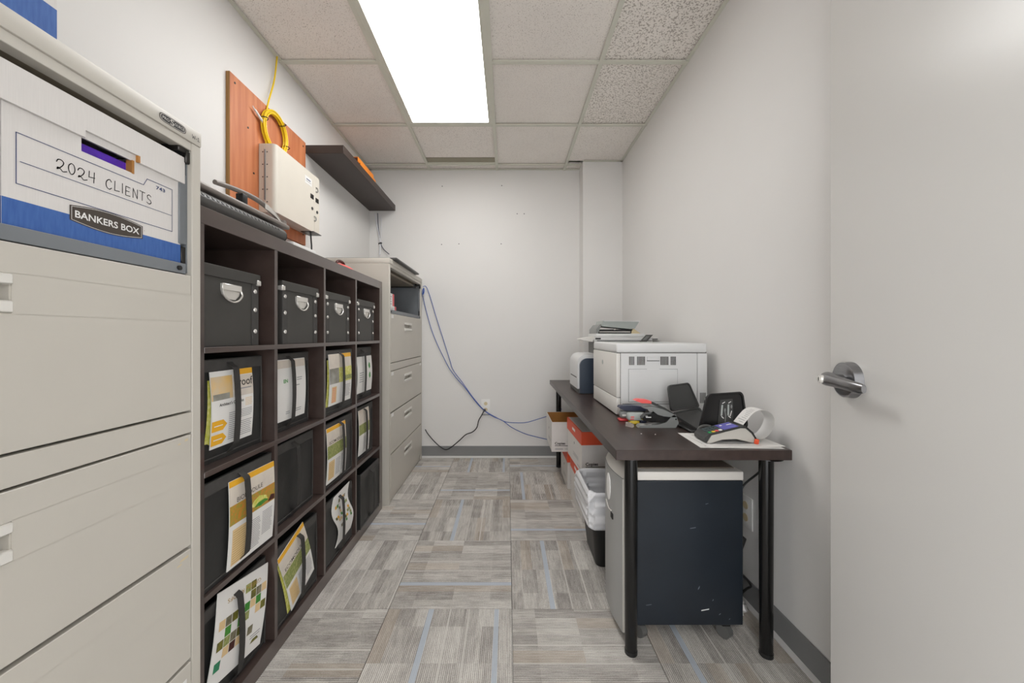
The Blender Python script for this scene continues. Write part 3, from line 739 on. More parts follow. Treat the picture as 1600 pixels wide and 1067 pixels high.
t, pr = brochure('white brochure with two green leaf sprigs, farthest in the second row', (-0.830, 2.140, 0.785), 0.215, 0.205, 0.0, 0.006)
w, h = 0.215, 0.205
for (u, v) in ((0.78, 0.62), (0.80, 0.34)): pr.poly([(w*u, h*v), (w*(u+0.08), h*(v+0.05)), (w*(u+0.06), h*(v+0.16)), (w*u, h*(v+0.2)), (w*(u-0.06), h*(v+0.1))], 'p_leaf', 0.0008)
pr.line([(w*0.76, h*0.3), (w*0.82, h*0.9)], 0.002, 'p_leaf'); pr.rect(w*0.1, h*0.1, w*0.42, h*0.9, 'p_grey', 3, 4, 0.0003) if False else None
pr.lines(w*0.12, h*0.3, w*0.4, h*0.6, 5)
pr.done('print', t)
t, pr = brochure('BIOMODULE brochure with an autumn field photo, nearest in the third row', (-0.806, 1.163, 0.426), 0.205, 0.255, -0.03, 0.005, inner=False)
w, h = 0.205, 0.255
pr.rect(0, h*0.93, w, h, 'p_gold', 6, 1); pr.rect(0, h*0.72, w, h*0.93, 'p_sky', 6, 3); pr.rect(0, h*0.50, w, h*0.72, 'p_field', 8, 5); pr.poly([(w*0.42, h*0.57), (w*0.6, h*0.53), (w*0.82, h*0.56), (w*0.78, h*0.62), (w*0.62, h*0.66), (w*0.5, h*0.63)], 'p_lime', 0.0007); pr.poly([(w*0.5, h*0.545), (w*0.66, h*0.525), (w*0.84, h*0.55), (w*0.74, h*0.585), (w*0.58, h*0.58)], 'p_green', 0.0009); pr.poly([(w*0.82, h*0.52), (w*0.99, h*0.51), (w*0.99, h*0.57), (w*0.9, h*0.59)], 'dark_red', 0.0009)
pr.text('BIOMODULE', w*0.14, h*0.735, 0.0135, 'p_text', width=w*0.56, slope=0.04)
pr.rect(w*0.06, h*0.03, w*0.36, h*0.44, 'p_tan', 3, 5); pr.lines(w*0.08, h*0.05, w*0.34, h*0.43, 14, 'p_goldtext', 0.2); pr.lines(w*0.42, h*0.06, w*0.66, h*0.42, 16); pr.lines(w*0.70, h*0.14, w*0.95, h*0.44, 14)
pr.done('print', t)
t, pr = brochure('ECOMODULE brochure with meadow photo and tan column, third column of the third row', (-0.808, 1.742, 0.440), 0.190, 0.250, 0.0, 0.006); cover(pr, 0.19, 0.25, 'p_gold', 'p_meadow', 'ECOMODULE'); pr.done('print', t)
t, pr = brochure('narrow green photo brochure, farthest in the third row', (-0.822, 2.108, 0.442), 0.150, 0.250, 0.0, 0.006); cover(pr, 0.15, 0.25, 'p_sky', 'p_meadow', None, False); pr.done('print', t)
t, pr = brochure('upside-down white GREEN ROOFS brochure with green photo squares, nearest in the bottom row', (-0.824, 1.112, 0.112), 0.225, 0.245, -0.20, 0.006, lean=0.004, skew=0.0)
w, h = 0.225, 0.245
pr.text('GREEN ROOFS', w*0.84, h*0.87, 0.0115, 'p_goldtext', width=w*0.66, rot=PI)
q = 0.024; gp = 0.026
grid = {(0, 3): 'p_tan', (1, 2): 'p_green', (0, 1): 'p_olive', (2, 3): 'p_olive', (1, 3): 'p_brown' , (2, 1): 'p_brown', (1, 1): 'p_meadow', (0, -1): 'p_teal', (3, 2): 'p_green', (3, 0): 'p_tan', (2, 0): 'dark_red', (3, 1): 'p_olive', (4, 2): 'p_meadow', (4, 3): 'p_green', (5, 4): 'p_olive', (4, 5): 'p_meadow', (5, 3): 'p_tan', (6, 4): 'p_brown', (6, 3): 'p_green', (7, 4): 'p_tan', (6, 2): 'p_tan', (7, 2): 'p_olive', (5, 0): 'p_brown', (5, 5): 'p_olive', (1, 0): 'p_tan'}
for (i, j), m_ in grid.items(): pr.rect(w*0.06+gp*i, h*0.26+gp*j, w*0.06+gp*i+q, h*0.26+gp*j+q, m_)
pr.poly([(w*0.74, h*0.12), (w*0.92, h*0.12), (w*0.88, h*0.16), (w*0.78, h*0.16)], 'p_olive'); pr.lines(w*0.72, h*0.18, w*0.94, h*0.24, 2)
pr.done('print', t)
t, pr = brochure('tilted ECOMODULE brochure leaning out of the second bin in the bottom row', (-0.815, 1.470, 0.102), 0.172, 0.252, 0.33, 0.005, lean=0.003, inner=True); cover(pr, 0.172, 0.252, 'p_gold', 'p_meadow', 'ECOMODULE'); pr.done('print', t)
t, pr = brochure('wavy white brochure with small green squares, third column of the bottom row', (-0.811, 1.825, 0.112), 0.170, 0.245, 0.06, 0.004, wave=0.003)
w, h = 0.17, 0.245; q = 0.015; gp = 0.0175
for k in range(34):
    i = random.randrange(8); j = random.randrange(8)
    pr.rect(w*0.08+gp*i, h*0.30+gp*j, w*0.08+gp*i+q, h*0.30+gp*j+q, random.choice(['p_green', 'p_olive', 'p_brown', 'p_tan', 'p_meadow', 'p_gold']), off=0.0004+0.00002*k)
pr.done('print', t)

# ------------------------------------------------------------------ on top of the bookcase
zt = BZ+0.0005
t = thing('binding_machine', 'black comb binding machine with slotted rounded front on the bookcase', 'binding machine', (-0.95, 1.12, zt))
y0, y1 = 0.955, 1.375; cx, cz, r = -0.850, zt+0.028, 0.027
g = G(); prof = [(cx+r*math.cos(a), cz+r*math.sin(a)) for a in [-PI/2+PI*k/14 for k in range(15)]]+[(-1.08, cz+r), (-1.10, cz+r-0.02), (-1.10, zt+0.001)]
part('body', g.prism(prof, 'y', y0, y1), 'binder', t)
g = G()
for k in range(21):
    y = y0+0.025+k*0.0175; a = math.radians(28); c = Vector((cx+r*math.cos(a), y, cz+r*math.sin(a)))
    g.box(c.x-0.003, c.x+0.0012, y, y+0.0075, c.z-0.003, c.z+0.003, rot=(Matrix.Rotation(-a, 3, 'Y'), c))
o = part('punch_slots', g, 'black', t, smooth=0); o['kind'] = 'stuff'
part('end_cap', G().prism([(cx+(x-cx)*0.96, cz+(z-cz)*0.96) for x, z in prof], 'y', y1, y1+0.006), 'black', t)
part('paper_table', G().box(-1.09, -0.872, y0-0.01, y1-0.015, cz+r+0.001, cz+r+0.006, 0.001, 1), 'charcoal', t)
part('red_strip', G().box(-0.886, -0.8715, y0+0.03, y1-0.08, cz+r+0.006, cz+r+0.008), 'dark_red', t)
t = thing('paper_cutter', 'grey guillotine paper cutter with raised arm lying on the binding machine', 'paper cutter', (-0.95, 1.15, cz+r+0.0085))
zc = cz+r+0.0085
part('board', G().box(-1.13, -0.838, 0.95, 1.425, zc, zc+0.016, 0.0055, 3), 'cutter', t)
part('cutting_strip', G().box(-0.852, -0.842, 0.955, 1.41, zc+0.012, zc+0.0175, 0.001, 1), 'chrome', t)
arm = [(-0.862, 1.405, zc+0.022), (-0.864, 1.36, zc+0.044), (-0.866, 1.30, zc+0.060), (-0.868, 1.24, zc+0.064), (-0.870, 1.17, zc+0.060), (-0.872, 1.10, zc+0.051)]
part('arm', G().tube(arm, lambda q: 0.0085 if q < 0.6 else 0.0085-0.003*(q-0.6), 10), 'cutter', t)
part('blade', G().sheet(lambda u, v, o: (-0.852+o, 1.40-0.10*u, zc+0.016+(0.044*math.sin(u*1.5))*(0.55+0.45*v)), 8, 2, 0.002), 'chrome', t)
part('arm_hinge', G().cyl((-0.878, 1.405, zc+0.022), (-0.846, 1.405, zc+0.022), 0.010).box(-0.878, -0.848, 1.392, 1.42, zc+0.014, zc+0.024, 0.002, 1), 'cutter', t)
part('arm_latch', G().box(-0.885, -0.86, 1.20, 1.225, zc+0.014, zc+0.058, 0.004, 2).box(-0.89, -0.855, 1.19, 1.24, zc+0.014, zc+0.026, 0.003, 1), 'black', t)
# red case
t = thing('red_case', 'small red plastic case with a dark carry handle on the bookcase top', 'case', (-0.98, 2.2, zt))
part('shell', G().rings([[(-0.90-0.07+(0.062*sc)*math.copysign(abs(math.cos(a))**0.6, math.cos(a)), 2.12+(0.115*sc)*math.copysign(abs(math.sin(a))**0.6, math.sin(a)), zt+z) for a in [2*PI*k/28 for k in range(28)]] for sc, z in ((0.96, 0.0), (1, 0.01), (1, 0.036), (0.93, 0.05), (0.8, 0.056))]), 'coral', t)
part('handle', G().tube([(-0.965, 2.08, zt+0.054), (-0.962, 2.09, zt+0.076), (-0.962, 2.125, zt+0.084), (-0.962, 2.165, zt+0.078), (-0.965, 2.18, zt+0.054)], 0.008, 10, 5), 'dark_red', t)
# white power strip behind the binding machine
t = thing('power_strip', 'white power strip lying on the bookcase top below the plywood', 'power strip', (-0.9, 1.5, zt))
part('body', G().box(-0.872, -0.828, 1.43, 1.60, zt, zt+0.022, 0.005, 2), 'white', t)
for y in (1.46, 1.515, 1.57): part('socket', G().cyl((-0.85, y, zt+0.021), (-0.85, y, zt+0.0228), 0.009, n=14), 'grey_dark', t)

# ------------------------------------------------------------------ on the left wall
XW = XL
pl = thing('plywood_board', 'orange-stained plywood backboard screwed to the left wall', 'board', (XW+0.01, 1.95, 1.66))
part('panel', G().box(XW+0.002, XW+0.018, 1.646, 2.262, 1.66, 2.288), 'plywood', pl, smooth=0)
part('veneer_edge', G().box(XW+0.001, XW+0.0175, 1.6435, 1.646, 1.66, 2.288), 'ply_edge', pl, smooth=0)
for (y, z) in ((1.675, 2.255), (2.235, 2.255), (1.675, 1.72), (1.76, 2.10), (2.235, 1.72), (1.80, 1.90)): part('screw', G().cyl((XW+0.018, y, z), (XW+0.0195, y, z), 0.005, n=10), 'steel_dark', pl)
X0, X1 = XW+0.019, XW+0.102
t = thing('wall_enclosure', 'beige metal telecom enclosure with piano hinge mounted on the plywood', 'enclosure', (X0, 2.05, 1.724))
ey0, ey1, ez0, ez1 = 1.835, 2.262, 1.724, 2.064
part('back_box', G().box(X0, X0+0.03, ey0, ey1, ez0, ez1, 0.001, 1), 'enclosure', t)
rc = 0.02; pf = [(X0+0.032, ey0)]+[(X1-rc+rc*math.sin(a), ey0+rc-rc*math.cos(a)) for a in [PI/2*k/8 for k in range(9)]]+[(X1, ey1-0.06), (X0+0.032, ey1-0.06)]
part('door', G().prism(pf, 'z', ez0, ez1), 'enclosure', t)
part('lock_panel', G().box(X0+0.032, X1, ey1-0.058, ey1, ez0+0.004, ez1+0.002, 0.001, 1), 'enclosure', t)
hg = part('hinge', G().cyl((X0+0.031, ey0-0.002, ez0+0.06), (X0+0.031, ey0-0.002, ez1-0.03), 0.0035, n=10), 'steel', t)
for k in range(5):
    for dx in (-0.011, 0.011): part('rivet', G().ball((X0+0.031+dx, ey0-0.0005, ez0+0.05+k*0.062), 0.0035, (1, 0.5, 1), 8), 'steel_dark', hg)
for (y, z) in ((ey1-0.085, ez0+0.205), (ey1-0.028, ez0+0.20)): part('catch', G().box(X1-0.001, X1+0.003, y-0.017, y+0.017, z-0.013, z+0.013, 0.001, 1).box(X1+0.003, X1+0.0045, y-0.006, y+0.008, z-0.007, z+0.006), 'steel_dark', t)
for (y, z) in ((ey1-0.083, ez0+0.135), (ey1-0.027, ez0+0.13)): part('lock', G().cyl((X1-0.001, y, z), (X1+0.003, y, z), 0.009, n=14), 'charcoal', t)
for (y, z) in ((ey1-0.035, ez0+0.262), (ey1-0.055, ez0+0.083)): part('loop', G().tube([(X1+0.003, y-0.008, z-0.012), (X1+0.004, y+0.007, z-0.011), (X1+0.004, y+0.012, z), (X1+0.004, y+0.007, z+0.011), (X1+0.003, y-0.008, z+0.012)], 0.0022, 6, 4), 'grey', t)
pr = Print(lambda u, v, o: (X1+0.0006+o, u, v)); pr.rect(2.10, 1.982, 2.175, 2.026, 'white'); pr.rect(2.115, 2.006, 2.160, 2.012, 'ink_navy', off=0.0008); pr.rect(2.112, 1.996, 2.165, 1.999, 'p_line', off=0.0008)
pr.done('sticker', t, world=True)
part('bottom_flange', G().box(X0+0.02, X1+0.012, ey1-0.09, ey1+0.003, ez0-0.004, ez0-0.0005), 'steel_dark', t)
# yellow cable: drop from the ceiling and a hanging coil
t = thing('yellow_cable', 'yellow cable dropping from the ceiling into a tied coil on the plywood', 'cable', (XW+0.03, 1.94, 2.07))
cc = Vector((XW+0.038, 1.938, 2.172))
g = G()
for k in range(6):
    rr = 0.088+0.0075*(k % 3); dx = -0.009+0.0085*(k % 2)+0.004*(k//3)
    g.tube([cc+Vector((dx, rr*math.cos(a+k)*0.96, rr*math.sin(a+k)*1.02)) for a in [2*PI*q/14 for q in range(14)]], 0.0042, 7, 4, True)
part('coil', g, 'yellow', t)
part('drop', G().tube([(XW+0.012, 1.992, ZC), (XW+0.016, 1.96, 2.46), (XW+0.022, 1.90, 2.30), (XW+0.028, 1.868, 2.17), (XW+0.03, 1.875, 2.07)], 0.004, 8), 'yellow', t)
for a in (0.9, -0.35, 2.9):
    c = cc+Vector((0, 0.095*math.cos(a), 0.095*math.sin(a))); part('cable_tie', G().tube([c+Vector((0.02*math.cos(q), 0.012*math.sin(q)*math.cos(a), 0.012*math.sin(q)*math.sin(a))) for q in [2*PI*k/8 for k in range(8)]], 0.0022, 6, 3, True), 'black', t)
part('white_plug', G().cyl((XW+0.03, 1.79, 2.205), (XW+0.034, 1.865, 2.165), 0.0055, 0.0065, n=10).cyl((XW+0.03, 1.775, 2.213), (XW+0.03, 1.79, 2.205), 0.0025, n=8), 'white', t)
single('black_power_cord', G().tube([(X0+0.05, 2.225, ez0-0.004), (X0+0.052, 2.23, 1.66), (X0+0.056, 2.235, 1.60), (X0+0.10, 2.24, 1.52), (X0+0.16, 2.25, 1.458)], 0.0045, 8), 'black', (X0+0.05, 2.23, 1.457), 'short black cord hanging from the bottom of the metal enclosure', 'cord')

# floating shelf with books
single('wall_shelf', G().box(XW+0.0005, -1.018, 2.292, 3.352, 2.240, 2.292, 0.0015, 1), 'lack', (XW+0.1, 2.8, 2.24), 'thick dark brown floating shelf high on the left wall', 'shelf')
zs = 2.2925
def book(label, x0, x1, y0, y1, z0, th):
    t = thing('orange_binder', label, 'binder', ((x0+x1)/2, (y0+y1)/2, z0), group='orange binders on the floating shelf')
    part('cover', G().box(x0, x1, y0, y1, z0, z0+0.004, 0.001, 1).box(x0, x1, y0, y1, z0+th-0.004, z0+th, 0.001, 1).box(x1-0.004, x1, y0, y1, z0+0.004, z0+th-0.004), 'orange', t, smooth=0)
    part('pages', G().box(x0+0.004, x1-0.005, y0+0.004, y1-0.004, z0+0.0045, z0+th-0.0045), 'dark_red', t, smooth=0)
book('orange binder lying lowest on the floating shelf', -1.24, -1.035, 2.60, 2.90, zs, 0.034)
book('orange binder lying on another one on the floating shelf', -1.235, -1.045, 2.585, 2.88, zs+0.0345, 0.034)
# cables in the corner under the shelf
Yc = YB-0.012
t = thing('corner_cables', 'white and blue cables clipped to the back wall under the shelf', 'cables', (-1.17, Yc, 1.62))
part('white_cable', G().tube([P(586, 333, Yc-0.01), P(589, 352, Yc), P(593, 372, Yc), P(594, 381, Yc), P(593, 398, Yc-0.01)], 0.005, 8), 'white_cable', t)
part('blue_cable', G().tube([P(590, 333, Yc-0.01), P(591, 352, Yc), P(593, 370, Yc), P(595, 381, Yc), P(600, 390, Yc), P(608, 397, Yc-0.02)], 0.0035, 8), 'navy', t)
part('white_cable', G().tube([P(595, 335, Yc-0.006), P(596, 355, Yc), P(595, 372, Yc), P(594.5, 381, Yc), P(594, 398, Yc-0.015)], 0.003, 8), 'white_cable', t)
x, y, z = P(594, 380, Yc); part('clip', G().box(x-0.016, x+0.016, Yc-0.006, Yc+0.008, z-0.006, z+0.006, 0.002, 1, rot=(Matrix.Rotation(-0.25, 3, 'Y'), (x, y, z))), 'black', t)

# ------------------------------------------------------------------ far cabinet's top and contents
single('thin_board', G().box(-1.22, -0.742, 2.47, 3.10, CT+0.001, CT+0.014, 0.003, 2), 'binder', (-1.0, 2.8, CT+0.001), 'thin dark board lying on top of the far filing cabinet', 'board')
zc = 1.2685
def carton(label, x0, x1, y0, y1, z0, z1):
    t = thing('small_carton', label, 'box', ((x0+x1)/2, (y0+y1)/2, z0), group='red and white cartons in the far cabinet')
    part('body', G().box(x0, x1, y0, y1, z0, z1, 0.001, 1), 'white', t)
    part('red_end', G().box(x0, x1+0.0008, y1-0.035, y1+0.0008, z0+0.001, z1-0.001), 'red', t)
    pr = Print(lambda u, v, o: (x1+o, u, v)); pr.lines(y0+0.02, z0+0.012, y1-0.05, z1-0.01, 4, 'p_line', 0.3); pr.done('print', t, True)
carton('red and white carton at the bottom inside the far cabinet', -0.99, -0.815, 2.455, 2.70, zc, zc+0.05)
carton('red and white carton stacked on another inside the far cabinet', -0.98, -0.825, 2.455, 2.685, zc+0.0505, zc+0.14)
# blue network cables from the far cabinet along the back wall
Y1 = YB-0.02
t = thing('network_cables', 'thin blue network cables looping from the far cabinet across the back wall', 'cables', P(757, 640, Y1))
kn = P(757, 641, Y1)
part('cable', G().tube([(-0.752, 3.29, 1.545), P(668, 452, Y1), P(683, 500, Y1), P(702, 560, Y1), P(708, 578, Y1), P(722, 597, Y1), P(740, 622, Y1), kn, P(775, 652, Y1), P(790, 659, Y1), P(805, 660.5, Y1), P(822, 660, Y1), P(840, 655, Y1), P(858, 649, Y1), P(878, 639, Y1)], 0.0032, 8), 'blue_cable', t)
part('cable', G().tube([(-0.752, 3.30, 1.500), P(661, 465, Y1), P(676, 520, Y1), P(698, 568, Y1), P(711, 588, Y1), P(726, 605, Y1), P(742, 626, Y1), P(756, 641, Y1), P(771, 651, Y1), P(785, 657, Y1), P(800, 668, Y1), P(820, 677.5, Y1), P(840, 683, Y1), P(858, 687, Y1), P(880, 690, Y1)], 0.0032, 8), 'blue_cable', t)
g = G()
for k in range(4): g.tube([(-0.752+0.006*math.cos(a), 3.292+0.012*k*0.5, 1.50+0.024*math.sin(a)+0.004*k) for a in [2*PI*q/8 for q in range(8)]], 0.0028, 6, 3, True)
part('bundle', g, 'blue_cable', t)
part('tie', G().box(kn[0]-0.010, kn[0]+0.010, Y1-0.010, Y1+0.010, kn[2]-0.012, kn[2]+0.012, 0.003, 1), 'navy', t)
# outlet and black lead
x, y, z = P(759, 635.5, YB)
t = thing('wall_outlet', 'white electrical outlet plate on the back wall', 'outlet', (x, YB, z))
part('plate', G().box(x-0.041, x+0.041, YB-0.006, YB, z-0.069, z+0.069, 0.002, 2), 'white', t)
for dz in (-0.024, 0.03): part('socket', G().cyl((x, YB-0.0075, z+dz), (x, YB-0.005, z+dz), 0.016, n=18).box(x-0.008, x-0.006, YB-0.0082, YB-0.007, z+dz-0.003, z+dz+0.007).box(x+0.006, x+0.008, YB-0.0082, YB-0.007, z+dz-0.003, z+dz+0.007), 'beige', t)
part('foot_plate', G().box(x-0.037, x+0.045, YB-0.012, YB-0.006, z-0.073, z-0.068), 'grey_dark', t)
single('black_lead', G().tube([P(757, 640, Y1+0.006), P(753, 648, Y1), P(748, 657, Y1), P(745, 668, Y1), P(738, 675, Y1), P(728, 679, Y1), P(718, 688, Y1), P(706, 698, Y1), P(697, 702.5, Y1), P(688, 698, Y1), P(678, 689, Y1), P(668, 677, Y1), (-0.745, 3.344, 0.26)], 0.0045, 8), 'black', P(697, 703, Y1), 'black power lead sagging along the back wall from the outlet', 'cord')
# ------------------------------------------------------------------ desk
ZD = 0.725
DX0_, DX1_, DY0, DY1 = 0.364, 0.955, 1.238, 3.19
dk = thing('desk', 'long dark wood-grain desk with round black legs along the right wall', 'desk', (0.66, 2.2, 0))
part('tabletop', G().box(DX0_, DX1_, DY0, DY1, ZD-0.034, ZD, 0.0012, 1), 'desk', dk, smooth=0)
for (x, y) in ((0.432, 1.292), (0.898, 1.282), (0.432, 3.12), (0.90, 3.12)):
    l_ = part('leg', G().cyl((x, y, 0.014), (x, y, ZD-0.037), 0.0205, 0.0225, n=28), 'black_metal', dk)
    part('foot', G().cyl((x, y, 0.0005), (x, y, 0.014), 0.0215, 0.0215, n=28), 'black', l_)
    part('top_plate', G().cyl((x, y, ZD-0.037), (x, y, ZD-0.0342), 0.05, n=28), 'black_metal', l_)

# ------------------------------------------------------------------ copy paper boxes (near face -y, left face -x)
def copy_box(label, loc, rot, h=0.245, lid=True, op=False, w=0.285, d=0.40):
    t = thing('paper_box', label, 'box', loc, rot, 'copy paper boxes under the desk')
    th = 0.004
    if op:
        g = G().box(0, th, 0, d, 0, h).box(w-th, w, 0, d, 0, h).box(th, w-th, 0, th, 0, h).box(th, w-th, d-th, d, 0, h).box(th, w-th, th, d-th, 0, th)
        part('body', g, 'box_white', t, False, smooth=0)
        i = th+0.0006
        part('inside', G().box(i, i+0.001, i, d-i, th, h-0.001).box(w-i-0.001, w-i, i, d-i, th, h-0.001).box(i, w-i, i, i+0.001, th, h-0.001).box(i, w-i, d-i-0.001, d-i, th, h-0.001).box(i, w-i, i, d-i, th, th+0.001), 'kraft', t, False, smooth=0)
    else: part('body', G().box(0, w, 0, d, 0, h-0.006, 0.001, 1), 'box_white', t, False, smooth=0)
    if lid:
        o = 0.004; lh = 0.078
        ld = part('lid', G().box(-o, w+o, -o, -0.0002, h-lh, h-0.004).box(-o, w+o, d+0.0002, d+o, h-lh, h-0.004).box(-o, -0.0002, -0.0002, d+0.0002, h-lh, h-0.004).box(w+0.0002, w+o, -0.0002, d+0.0002, h-lh, h-0.004).box(-o, w+o, -o, d+o, h-0.004, h-0.001), 'orange_lid', t, False, smooth=0)
        part('lid_top', G().box(0.004, w-0.004, 0.004, d-0.004, h-0.001, h), 'box_white', ld, False, smooth=0)
        part('lid_mark', G().prism([(w*0.5+0.05*math.cos(a), d*0.5+0.035*math.sin(a)) for a in [2*PI*k/20 for k in range(20)]], 'z', h, h+0.0003), 'orange_lid', ld, False, smooth=0)
        part('lid_hole', G().box(-o-0.0006, -o+0.0002, d*0.40, d*0.60, h-0.044, h-0.028), 'paper', ld, False, smooth=0)
    pr = Print(lambda u, v, o: (u, -o, v))
    pr.text('Copies', 0.022, 0.052, 0.017, 'ink', width=0.075, weight=0.03)
    pr.rect(0.022, 0.041, 0.20, 0.045, 'p_text'); pr.lines(0.024, 0.014, 0.085, 0.028, 2, 'p_line', 0.5); pr.rect(0.094, 0.018, 0.16, 0.021, 'p_line'); pr.line([(0.09, 0.012), (0.09, 0.03)], 0.0008, 'p_line'); pr.rect(w-0.095, 0.03, w-0.0935, h-0.09, 'p_line'); pr.rect(0.2, 0.041, w-0.02, 0.0425, 'p_line')
    pr.done('print', t)
    p2 = Print(lambda u, v, o: (-o, u, v))
    p2.poly([(d*0.5+0.007*math.cos(a), 0.13+0.009*math.sin(a)) for a in [2*PI*k/12 for k in range(12)]], 'ink'); p2.lines(d*0.22, 0.05, d*0.6, 0.075, 3, 'p_line', 0.35); p2.lines(d*0.1, 0.02, d*0.3, 0.03, 1, 'p_line', 0.35)
    p2.done('print', t)
    return t
copy_box('orange-lidded copy paper box on the floor below the open white box', (0.434, 2.665, 0.0005), 0.0, 0.272, d=0.33)
copy_box('open white copy paper box without lid on the far stack', (0.318, 2.655, 0.274), 0.0, 0.212, lid=False, op=True, d=0.36)
copy_box('orange-lidded copy paper box on the floor behind the waste bin', (0.442, 2.185, 0.0005), 0.0, 0.285, d=0.39)
copy_box('orange-lidded copy paper box topmost of the near stack', (0.440, 2.185, 0.287), 0.045, 0.252, d=0.40)

# ------------------------------------------------------------------ waste bin with liner
def rrect(cx, cy, hw, hd, r, n=6):
    out = []
    for (sx, sy, a0) in ((1, 1, 0), (-1, 1, PI/2), (-1, -1, PI), (1, -1, 3*PI/2)):
        for k in range(n): a = a0+PI/2*k/(n-1); out.append((cx+sx*(hw-r)+r*math.cos(a), cy+sy*(hd-r)+r*math.sin(a)))
    return out
bx, by = 0.528, 1.885
t = thing('waste_bin', 'black rectangular waste bin between the shredder and paper boxes', 'bin', (bx, by, 0))
lv = [(0.0, 0.100, 0.115), (0.01, 0.103, 0.118), (0.36, 0.138, 0.155)]
part('tub', G().rings([[(x, y, z) for x, y in rrect(bx, by, a, b_, 0.03)] for z, a, b_ in lv], cap=False).rings([[(x, y, z) for x, y in rrect(bx, by, a-0.004, b_-0.004, 0.028)] for z, a, b_ in lv], cap=False).rings([[(x, y, 0.0005) for x, y in rrect(bx, by, 0.1, 0.115, 0.03)], [(x, y, 0.006) for x, y in rrect(bx, by, 0.1, 0.115, 0.03)]]), 'black', t)
g = G(); rr = []
key = [(0.196, 0.139, 0.156, 0.002), (0.206, 0.147, 0.164, 0.006), (0.23, 0.152, 0.169, 0.012), (0.30, 0.155, 0.172, 0.017), (0.345, 0.152, 0.169, 0.014), (0.366, 0.147, 0.164, 0.009), (0.374, 0.140, 0.157, 0.006), (0.366, 0.132, 0.148, 0.005), (0.33, 0.124, 0.140, 0.010), (0.28, 0.108, 0.122, 0.016), (0.2, 0.09, 0.10, 0.016), (0.12, 0.07, 0.08, 0.012)]
def keyat(s_):
    k = min(int(s_), len(key)-2); f = s_-k
    return [a_+(b_-a_)*f for a_, b_ in zip(key[k], key[k+1])]
for k in range(67):
    s_ = k/6.0; z, a, b_, am = keyat(s_); ring = []
    for x, y in rrect(bx, by, a, b_, 0.035, 22):
        v_ = Vector((x*34, y*34, z*40+(9 if s_ > 6 else 0)))
        q = 1.0-2.2*abs(mnoise.noise(v_))+0.55*(0.5-abs(mnoise.noise(v_*2.3)))
        d = Vector((x-bx, y-by)).normalized()*am*(q-0.45)
        ring.append((x+d.x, y+d.y, z+am*0.55*mnoise.noise(Vector((x*22, y*22, 9)))))
    rr.append(ring)
part('liner', g.rings(rr, cap=False), 'bag', t, smooth=70)

# ------------------------------------------------------------------ shredder
t = thing('paper_shredder', 'large office paper shredder with navy side and grey curved front under the desk', 'shredder', (0.63, 1.45, 0))
sx0, sx1, sy0, sy1, sz0, sz1 = 0.452, 0.852, 1.334, 1.562, 0.062, 0.585
part('cabinet', G().box(sx0, sx1, sy0, sy1, sz0, sz1, 0.003, 1), 'shred_side', t)
hd = part('head', G().box(sx0, sx1+0.001, sy0-0.001, sy1+0.001, sz1+0.001, 0.618, 0.004, 2), 'shred_top', t)
part('lid', G().box(sx0+0.012, sx1-0.014, sy0+0.03, sy1-0.02, 0.618, 0.6225, 0.002, 1), 'shred_lid', hd)
part('feed_slot', G().box(sx0+0.03, sx1-0.05, (sy0+sy1)/2-0.004, (sy0+sy1)/2+0.004, 0.6222, 0.6228), 'gap', hd)
def plan(k): # bulging front in plan: (y, x)
    n = 12; pts = []
    for i in range(n+1):
        y = sy0-0.002+(sy1-sy0+0.004)*i/n; a = (i/n)
        pts.append((0.414-0.014*math.sin(PI*a)+k, y))
    return pts
poly = plan(0)+[(sx0-0.001, sy1+0.002), (sx0-0.001, sy0-0.002)]
fr_ = part('front_door', G().prism(poly, 'z', 0.040, 0.592), 'shred_front', t)
part('front_edge', G().box(0.4145, sx0-0.001, sy0-0.006, sy0-0.0015, 0.04, 0.592, 0.002, 1), 'shred_top', fr_)
# sloped top of the front
n = 12; A = plan(0.002); g = G()
rgs = [[(x, y, 0.594) for x, y in A]+[(sx0-0.001, sy1+0.002, 0.594), (sx0-0.001, sy0-0.002, 0.594)], [(x+0.008, y, 0.612) for x, y in A]+[(sx0-0.001, sy1+0.002, 0.618), (sx0-0.001, sy0-0.002, 0.618)], [(x+0.022, y, 0.628) for x, y in A]+[(sx0-0.001, sy1+0.002, 0.632), (sx0-0.001, sy0-0.002, 0.632)]]
part('front_cap', g.rings(rgs), 'shred_top', t)
part('window_reflection', G().rings([[(0.4005-q, 1.46+0.026*math.cos(a)*s_, 0.515+0.052*math.sin(a)*s_) for a in [2*PI*k/24 for k in range(24)]] for q, s_ in ((-0.004, 1), (0.002, 1), (0.003, 0.9))]), 'white', fr_)  # white oval: light reflected on the front's window, put in as plain colour
part('window_trim', G().tube([(0.3985, 1.49, 0.45), (0.3975, 1.455, 0.434), (0.3985, 1.42, 0.437)], 0.002, 6), 'shred_top', fr_)
part('switch', G().box(0.398, 0.405, 1.405, 1.43, 0.408, 0.43, 0.002, 1), 'gap', fr_)
for (x, y) in ((0.80, 1.36), (0.49, 1.365), (0.80, 1.535), (0.49, 1.535)):
    c = part('caster', G().cyl((x-0.012, y-0.006, 0.025), (x+0.010, y+0.006, 0.025), 0.0245, n=22), 'grey_dark', t)
    part('caster_fork', G().box(x-0.016, x+0.016, y-0.012, y+0.012, 0.045, 0.0615, 0.003, 1), 'black', c)
